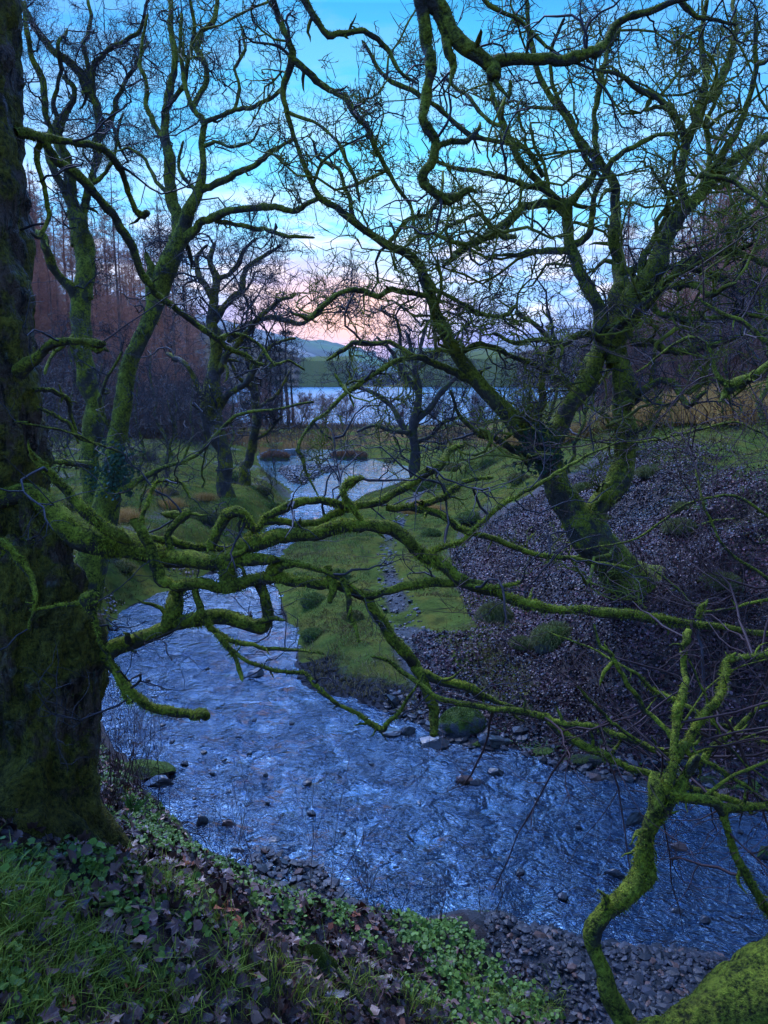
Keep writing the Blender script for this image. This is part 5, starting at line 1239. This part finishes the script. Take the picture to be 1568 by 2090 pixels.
    blades('reeds', x, y, .75, .03, 'reddish brown dead reeds between the pool and the lake', rg, (.10, .05, .025), (.24, .14, .06), .3, 'reeds')
    # leaves drifted on the left bank
    x, y = region(9000, -9, -1.5, 9.6, 20, rg, lambda x, y: ~isr(x, y) & (D(x, y) > .15) & (fbm(np.stack([x * .5, y * .5], -1), 404, 3) > -.05))
    fallen_leaves('bank_leaves', x, y, .08, 'brown leaves scattered in the grass of the left bank', rg, .03, False)
    # shingle
    x, y = region(26000, .9, 7.5, 2.6, 7.2, rg, lambda x, y: (sdf(x, y, BARPOLY) < .28) & (D(x, y) < .25))
    shingle('shingle_beach', x, y, .027, 'dark wet pebbles of the beach below the near bank', rg)
    x, y = region(5000, -3.5, 0.5, 6.2, 9.5, rg, lambda x, y: (sdf(x, y, BAR3) < .45) & (D(x, y) < .4) & (rg.random(len(x)) < .8))
    shingle('shingle_spit', x, y, .036, 'patch of dark stones at the water edge below the plants', rg, .02)
    x, y = region(14000, -10, -1, 36, 54, rg, lambda x, y: (sdf(x, y, BAR2) < .2))
    shingle('shingle_bank', x, y, .055, 'dark pebble bank in the bend of the far stream', rg)
    x, y = region(9000, -1.5, 5.5, 9, 30, rg, lambda x, y: isr(x, y) & (sdfline(x, y, PATH) < .40 * (1.1 - .5 * sstep(12, 20, y))) & (D(x, y) > -.1))
    shingle('stony_path', x, y, .035, 'narrow stony path along the right bank', rg)
    x, y = region(6000, .0, 12, 7.5, 12.5, rg, lambda x, y: isr(x, y) & (np.abs(D(x, y) - .1) < .35))
    shingle('bank_rubble', x, y, .060, 'loose wet stones along the foot of the right bank', rg)

def stones():
    S = [ # px, py, w_px, aspect, height, mat, label
        (525, 1378, 34, .8, .9, 'wetstone', 'squarish black stone alone in the middle of the upper stream'),
        (800, 1497, 46, .7, .4, 'wetstone', 'flat stone at the right bank beside the hanging mossy branch stub'),
        (832, 1494, 34, .8, .7, 'wetstone', 'small pointed stone touching the flat one by the right bank'),
        (884, 1518, 62, .6, .45, 'wetstone', 'dark wet rock at the water edge directly under the hanging mossy stub'),
        (1008, 1520, 70, .6, .6, 'wetstone', 'blue glinting slab leaning on the right bank'),
        (948, 1592, 32, .8, .7, 'redstone', 'reddish stone in mid stream off the right bank'),
        (972, 1598, 24, .8, .6, 'wetstone', 'small black stone touching the reddish one in mid stream'),
        (1014, 1580, 32, .7, .8, 'wetstone', 'pointed dark stone near the right bank of the stream'),
        (302, 1578, 112, .55, .35, 'stone_mossy', 'broad flat mossy slab at the left edge of the water below the trunk'),
        (325, 1598, 60, .5, .4, 'wetstone', 'dark rock under the front edge of the broad mossy slab'),
        (410, 1680, 28, .7, 1.0, 'wetstone', 'upright dark stone in the shallows beside the green bank'),
        (462, 1684, 30, .7, .6, 'redstone', 'brownish stone next to the upright one in the shallows'),
        (560, 1716, 32, .6, .35, 'wetstone', 'flat grey stone just under the surface in front of the shingle spit'),
        (484, 1738, 26, .7, .5, 'wetstone', 'dark flat stone at the end of the leafy spit'),
        (1258, 1786, 44, .4, .5, 'wetstone', 'dark wedge of rock left of the crooked mossy stem'),
        (1300, 1680, 46, .5, .9, 'wetstone', 'black upright rock behind the crooked mossy stem'),
        (1562, 1745, 44, .7, .9, 'stone_mossy', 'mossy stone with foam round it at the right edge'),
        (1385, 1730, 34, .6, .4, 'redstone', 'brown stone awash between the stems of the corner tree'),
        (720, 1842, 26, .7, .6, 'wetstone', 'black stone at the tip of the near bank'),
        (662, 940, 14, .7, .6, 'wetstone', 'dark boulder in the riffle beside the far weir'),
    ]
    for i, (px, py, w, asp, hh, mt, lb) in enumerate(S):
        x, y, z = wat(px, py); d = depth_of((x, y, z)); r = w * .5 * d / FPX * 1.15
        stone('stone', (x, y, z + r * hh * .15), (r, r * asp, r * hh), mt, lb, 200 + i, rot=random.Random(i).uniform(-.5, .5))
    rg = np.random.default_rng(55)
    small = [(350, 1515), (388, 1505), (488, 1506), (505, 1540), (460, 1552), (465, 1616), (545, 1582), (572, 1562), (330, 1480), (590, 1476), (545, 1640), (630, 1600), (430, 1580), (700, 1700), (360, 1425), (420, 1365), (470, 1345), (560, 1430), (520, 1470), (300, 1390), (270, 1330), (640, 1660), (500, 1310), (330, 1260), (400, 1630), (760, 1560), (860, 1640), (1100, 1640), (1180, 1690), (1440, 1880), (1380, 1860), (1510, 1700), (1150, 1830), (1060, 1780), (375, 1560), (415, 1535)]
    for i, (px, py) in enumerate(small):
        x, y, z = wat(px + rg.uniform(-5, 5), py); r = rg.uniform(.035, .075)
        stone('stream_stone', (x, y, z + r * .1), (r, r * rg.uniform(.6, .9), r * rg.uniform(.35, .7)), 'wetstone', 'small dark stone just breaking the surface of the stream', 300 + i, 'small stones scattered in the stream', rg.uniform(0, 3), sub=2)
    # rock ledge of the right bank
    led = [(1110, 1552, 60, .5), (1165, 1566, 46, .4), (1215, 1572, 84, .4), (1300, 1588, 60, .6), (1372, 1604, 90, .4), (1470, 1618, 70, .5), (1540, 1626, 90, .5), (1250, 1556, 50, .5), (1420, 1580, 60, .5), (985, 1530, 40, .5)]
    for i, (px, py, w, h_) in enumerate(led):
        x, y, z = wat(px, py); r = w * .5 * depth_of((x, y, z)) / FPX
        stone('ledge_rock', (x, y + .16, ground_z(x, y + .16) - r * .12), (r * 1.15, r * .7, r * h_), 'darkrock' if i % 3 else 'stone_mossy', 'dark broken rock in the low ledge along the right bank', 400 + i, 'rocks of the low ledge on the right bank', rg.uniform(-.4, .4), cat='rock', rough=.16)

def mound(name, px, py, w, hgt, label, seed, c1, c2, length, cat='grass tussock', n=2600, width=.0035, droop=True):
    g = pix_ground(px, py); d = depth_of(g); r = w * .5 * d / FPX; rg = np.random.default_rng(seed)
    root = empty(name, g)
    V, F = ICO[3]; V = V * np.array([r, r * .8, r * hgt]); V = V + unit(V) * (fbm(V * 3 / r, seed, 3) * .18 * r)[:, None]
    mesh_obj('earth_core', V + g, F, M['stone_mossy'], root, True)
    u = unit(rg.normal(0, 1, (n, 3))); u[:, 2] = np.abs(u[:, 2]); p = g + u * np.array([r, r * .8, r * hgt]) * .97
    dd = unit(u * np.array([1, 1, .7]) + rg.normal(0, .3, (n, 3))); ln = (length * rg.uniform(.4, 1.2, n))[:, None]; sd = unit(np.cross(dd, rg.normal(0, 1, (n, 3)))) * (width * rg.uniform(.6, 1.2, n))[:, None]
    m1 = p + dd * ln * .5; tip = p + dd * ln * .8 - np.array([0, 0, .55]) * ln
    Vb = np.stack([p - sd, p + sd, m1 + sd * .8, m1 - sd * .8, tip], 1).reshape(-1, 3); i = np.arange(n) * 5
    t = rg.random((n, 1)); col = np.array(c1) * (1 - t) + np.array(c2) * t
    mesh_obj('blades', Vb, [np.stack([i, i + 1, i + 2, i + 3], -1), np.stack([i + 3, i + 2, i + 4], -1)], M['grass'], root, False, {'col': np.repeat(col, 5, axis=0)})
    tag(root, label, cat); return root

def clumps():
    gr = ((.06, .062, .02), (.20, .19, .06)); mo = ((.03, .045, .008), (.10, .13, .018))
    for i, (px, py, w, h, lb) in enumerate([
        (1135, 1312, 96, .8, 'shaggy hanging grass tussock low on the leafy slope'), (1010, 1262, 64, .9, 'rounded grass tussock at the edge of the stony path'),
        (1062, 1318, 44, .7, 'small tussock left of the shaggy hanging one'), (1228, 1062, 40, .5, 'small tussock right behind the fork of the big tree'),
        (1390, 1078, 60, .5, 'low tussock in the middle of the leafy slope'), (1190, 1000, 44, .6, 'tussock seen between the stems of the big forked tree'),
        (1330, 968, 60, .5, 'tussock on the upper edge of the leaf litter'), (1395, 1038, 40, .5, 'small tussock high on the leafy slope right of the big tree'),
        (1470, 1190, 70, .4, 'flattened tussock at the right of the slope beneath the thin twigs'), (420, 1060, 60, .6, 'shaggy tussock on the left bank beneath the oak')]):
        mound('grass_tussock', px, py, w, h, lb, 500 + i, *gr, .16 if w > 50 else .11, n=2200 if w > 50 else 1200, width=.005)
    rt = np.random.default_rng(611)
    for i, (px, py) in enumerate([(130, 1040), (250, 965), (300, 940), (345, 1010), (395, 1050), (480, 985), (535, 1005), (560, 1040), (290, 1130), (250, 1160), (640, 1230), (690, 1180), (720, 1260), (640, 1300), (860, 1000), (930, 960), (1000, 950), (960, 1060), (1060, 980), (880, 1090)]):
        lf = px < 600
        o = mound('grass_tuft', px, py, rt.uniform(30, 58), rt.uniform(.35, .7), 'rough tuft of dull grass on the left bank' if lf else 'rough tuft of dull grass on the grassy tongue right of the stream', 620 + i, (.04, .06, .012), (.17, .21, .05) if i % 3 else (.26, .19, .07), .10 * depth_of(pix_ground(px, py)) / 14, n=900, width=.0045 * depth_of(pix_ground(px, py)) / 11)
        o['group'] = 'rough tufts of the left bank' if lf else 'rough tufts of the grassy tongue'
    mound('mossy_rock', 945, 1480, 100, .75, 'round mossy rock on the right bank beside the hanging stub', 521, *mo, .03, 'rock', 5000, .004)
    mound('mossy_stump', 640, 1965, 66, 1.1, 'small moss covered stump among the leaves of the near bank', 522, *mo, .016, 'stump', 8000, .0018)
    mound('mossy_stump', 668, 1972, 40, .9, 'lower mossy knob touching the stump on the near bank', 523, *mo, .014, 'stump', 4000, .0018)
    mound('moss_cushion', 122, 1850, 60, .45, 'yellow green moss cushion by the grass at the lower left', 524, (.09, .11, .01), (.26, .26, .02), .012, 'moss', 5000, .0018)
    # orange bracken and rushes on the brow
    rg = np.random.default_rng(71); proto = []
    for k in range(3):
        root = empty('bracken_clump', (0, 0, 0)); n = 1500
        x = rg.normal(0, .55, n); y = rg.normal(0, .45, n); h = np.zeros(n)
        blades('fronds', x, y, .95, .010, None, rg, (.24, .11, .03), (.60, .36, .11), .30, parent=root, kind=None, z=h)
        proto.append(root)
    spots = [(1300, 868), (1335, 862), (1370, 866), (1405, 858), (1440, 862), (1475, 856), (1510, 862), (1545, 854), (1575, 860), (1320, 850), (1360, 846), (1400, 844), (1450, 842), (1500, 842), (1550, 840), (1255, 872), (1215, 880), (1170, 893), (1130, 905), (1350, 838), (1420, 834), (1480, 832), (1530, 830), (1570, 832), (1090, 905), (1060, 915)]
    for i, (px, py) in enumerate(spots):
        g = pix_ground(px, py); sc = rg.uniform(.45, 1.15)
        if i < 3: o = proto[i]; o.location = g; o.scale = (sc,) * 3
        else: o = copy_tree(proto[i % 3], g, rg.uniform(0, 6.28), sc)
        tag(o, 'clump of orange brown dead bracken along the brow of the right slope', 'bracken', 'bracken clumps along the brow')
    root0 = None
    for i, (px, py) in enumerate([(320, 1010), (350, 1035), (250, 1060), (420, 1020), (860, 1035), (890, 1042), (835, 1048)]):
        g = pix_ground(px, py); o = copy_tree(proto[i % 3], g, rg.uniform(0, 6.28), rg.uniform(.28, .45))
        lf = px < 700
        tag(o, 'low patch of dead bracken on the left bank below the oak' if lf else 'low patch of dead bracken beside the path in the middle', 'bracken', 'dead bracken on the left bank' if lf else 'dead bracken beside the path')

def shrubs():
    rg = np.random.default_rng(91)
    def shrub(name, pts, n, h, mat, label, cat='shrub', levels=2, gn=.14, r=.004, kid=(3, 2), lean=.25, up=.05):
        g0 = pix_ground(*pts[0]); root = empty(name, g0); G = Geo(); st = []
        for px, py in pts:
            g = pix_ground(px, py)
            for _ in range(n): st.append(g + np.array([rg.normal(0, .10), rg.normal(0, .08), -.03]))
        st = np.array(st); m = len(st); di = unit(np.stack([rg.normal(.05, lean, m), rg.normal(0, lean, m), np.ones(m)], -1))
        grow(G, st, di, np.full(m, r), h * rg.uniform(.5, 1.2, m), levels, rg, gn, up, kid, .0016, 1.5, .45, ang=(.3, .8))
        G.build('stems', M[mat], root); tag(root, label, cat); return root
    shrub('bramble', [(215, 1640), (245, 1610), (190, 1665), (270, 1600)], 16, 1.15, 'whip', 'thin purple brown suckers growing at the foot of the left trunk')
    shrub('bramble', [(300, 1640), (330, 1660)], 5, .8, 'whip', 'few thin bare stems right of the suckers at the bank edge')
    shrub('sapling', [(660, 1835)], 3, 1.3, 'whip', 'thin dark sapling rising from the tip of the near bank', 'sapling', gn=.08)
    shrub('sapling', [(480, 1790), (500, 1770)], 3, .9, 'whip', 'thin forked sapling leaning over the leafy spit', 'sapling', gn=.10)
    shrub('sapling', [(905, 1880), (960, 1895)], 3, .55, 'whip', 'short dark twigs upright at the bank edge by the flat driftwood', 'sapling', gn=.08)
    shrub('sapling', [(800, 1860), (740, 1850)], 2, .6, 'whip', 'short thin stems on the bank edge left of the driftwood', 'sapling', gn=.08)
    shrub('bramble', [(1400, 1230), (1460, 1260), (1520, 1240), (1350, 1290), (1560, 1300), (1480, 1340)], 10, 1.6, 'whip', 'tangle of thin arching bramble stems low on the right slope', gn=.25, lean=.7, up=-.05, levels=2, r=.008)
    shrub('bramble', [(1330, 1195), (1380, 1180), (1450, 1170)], 9, 1.3, 'whip', 'arching bramble stems just right of the root of the big forked tree', gn=.25, lean=.7, up=-.05, r=.008)
    shrub('bramble', [(620, 1100), (560, 1130)], 14, .9, 'twig', 'dark scrub on the inside of the stream bend', gn=.2, lean=.5, r=.008)
    # sticks
    def stick(pts, r, label, mat='dark_bark'):
        A_ = catmull([pix_ground(x, y) + np.array([0, 0, dz]) for x, y, dz in pts], 5); n = len(A_)
        V, F = tubes((A_ + rg.normal(0, r * .15, A_.shape))[None], (r * np.linspace(1, .5, n))[None], 8, .15, 3)
        o = mesh_obj('fallen_branch', V, F, M[mat]); tag(o, label, 'branch'); return o
    stick([(690, 2000, .07), (712, 2025, .05), (740, 2055, .03), (775, 2095, .02)], .018, 'broken bare branch lying on the leaves at the bottom centre')
    stick([(200, 1868, .05), (260, 1860, .04), (330, 1880, .05), (400, 1870, .02)], .012, 'dark fallen branch lying across the near bank under the plants')
    stick([(1395, 1090, .02), (1450, 1070, .05), (1500, 1060, .02)], .03, 'pale green fallen branch lying on the leaf slope', 'moss_limb')
    stick([(800, 1990, .05), (780, 2040, .03), (765, 2075, .02)], .008, 'thin dead stem lying at the bottom right of the broken branch', 'whip')
    x, y, z = wat(960, 1870); x2, y2, _ = wat(1030, 1872)
    V, F = ICO[3]; L_ = math.hypot(x2 - x, y2 - y); V = facet(V, np.random.default_rng(3), 8, .5) * np.array([L_ * .6, .07, .035]); a = math.atan2(y2 - y, x2 - x); c_, s_ = math.cos(a), math.sin(a)
    V = V @ np.array([[c_, s_, 0], [-s_, c_, 0], [0, 0, 1]]); o = mesh_obj('driftwood', V, F, M['dark_bark'], None, False); o.location = ((x + x2) / 2, (y + y2) / 2, .02); tag(o, 'flat dark piece of driftwood lying in the water off the near bank', 'driftwood')
    # hart's-tongue fern sprig by the slab
    g = pix_ground(268, 1660); root = empty('fern', g); V, F, C = leaf_cards(np.repeat(g[None], 14, 0) + rg.normal(0, .02, (14, 3)), np.tile([0, -1, .2], (14, 1)), .14, rg, 'long', (.03, .08, .015), (.08, .16, .03)); mesh_obj('fronds', V, F, M['herb'], root, False, {'col': C}); tag(root, 'small upright green fern at the bank edge below the trunk', 'fern')

def weir():
    def island(px0, px1, py, label, seed):
        a = wat(px0, py); b_ = wat(px1, py); cx, cy, z = (a[0] + b_[0]) / 2, (a[1] + b_[1]) / 2, a[2]; L_ = abs(b_[0] - a[0]) / 2
        root = empty('grassy_islet', (cx, cy, z)); V, F = ICO[3]; V = V * np.array([L_, .7, .42]); V = V + unit(V) * (fbm(V * 1.2, seed, 3) * .15)[:, None]; mesh_obj('bank_stones', V + np.array([cx, cy, z]), F, M['stone_mossy'], root)
        rg = np.random.default_rng(seed); n = 2600; x = rg.uniform(-1, 1, n); y = rg.uniform(-1, 1, n); k = x * x + y * y < .95; x, y = x[k], y[k]
        blades('dead_grass', cx + x * L_, cy + y * .7, .42, .016, None, rg, (.12, .05, .025), (.26, .13, .06), .3, parent=root, kind=None, z=z + .36 * np.sqrt(np.clip(1 - x * x - y * y, 0, 1)))
        tag(root, label, 'islet')
    island(532, 592, 938, 'low islet with red brown grass left of the weir', 1); island(672, 752, 936, 'low islet with red brown grass right of the weir', 2)
    # white water on the sill between them
    a = wat(594, 948); b_ = wat(670, 948)
    for i, (px, py, hw, label) in enumerate(((588, 929, .5, 'pale concrete block standing in the pool by the left islet'), (600, 928, .35, 'smaller pale block beside the concrete block in the pool'))):
        x, y, z = wat(px, py); import bmesh
        bm = bmesh.new(); bmesh.ops.create_cube(bm, size=1.0); bmesh.ops.scale(bm, vec=(hw, .4, .7), verts=bm.verts); bmesh.ops.bevel(bm, geom=bm.edges[:], offset=.04, segments=2)
        me = bpy.data.meshes.new('weir_block'); bm.to_mesh(me); bm.free(); me.materials.append(M['pale']); o = bpy.data.objects.new('weir_block', me); COL.objects.link(o); o.location = (x, y, z + .1); tag(o, label, 'concrete block')
M['pale'] = simple('pale', (.10, .11, .12), (.25, .27, .28), 4, .8, .3, .01)
def haze():
    m, nt = nmat('haze'); b = NB(nt); v = b.n('ShaderNodeVolumePrincipled'); v.inputs['Color'].default_value = (.72, .78, .95, 1); v.inputs['Density'].default_value = HAZE
    o = b.n('ShaderNodeOutputMaterial'); nt.links.new(v.outputs[0], o.inputs['Volume'])
    x0, x1, y0, y1, z0, z1 = -3400, 3400, -40, 3400, -75, 130
    V = np.array([(x, y, z) for z in (z0, z1) for x, y in ((x0, y0), (x1, y0), (x1, y1), (x0, y1))], float)
    F = np.array([(0, 3, 2, 1), (4, 5, 6, 7), (0, 1, 5, 4), (1, 2, 6, 5), (2, 3, 7, 6), (3, 0, 4, 7)])
    h = mesh_obj('haze', V, F, m, None, False); tag(h, 'thin evening haze filling the valley over the lake', 'haze', kind='stuff')
HAZE = 0.00012
import time as _t
def _run(f):
    t = _t.time(); f(); print('STEP', f.__name__, round(_t.time() - t, 1))
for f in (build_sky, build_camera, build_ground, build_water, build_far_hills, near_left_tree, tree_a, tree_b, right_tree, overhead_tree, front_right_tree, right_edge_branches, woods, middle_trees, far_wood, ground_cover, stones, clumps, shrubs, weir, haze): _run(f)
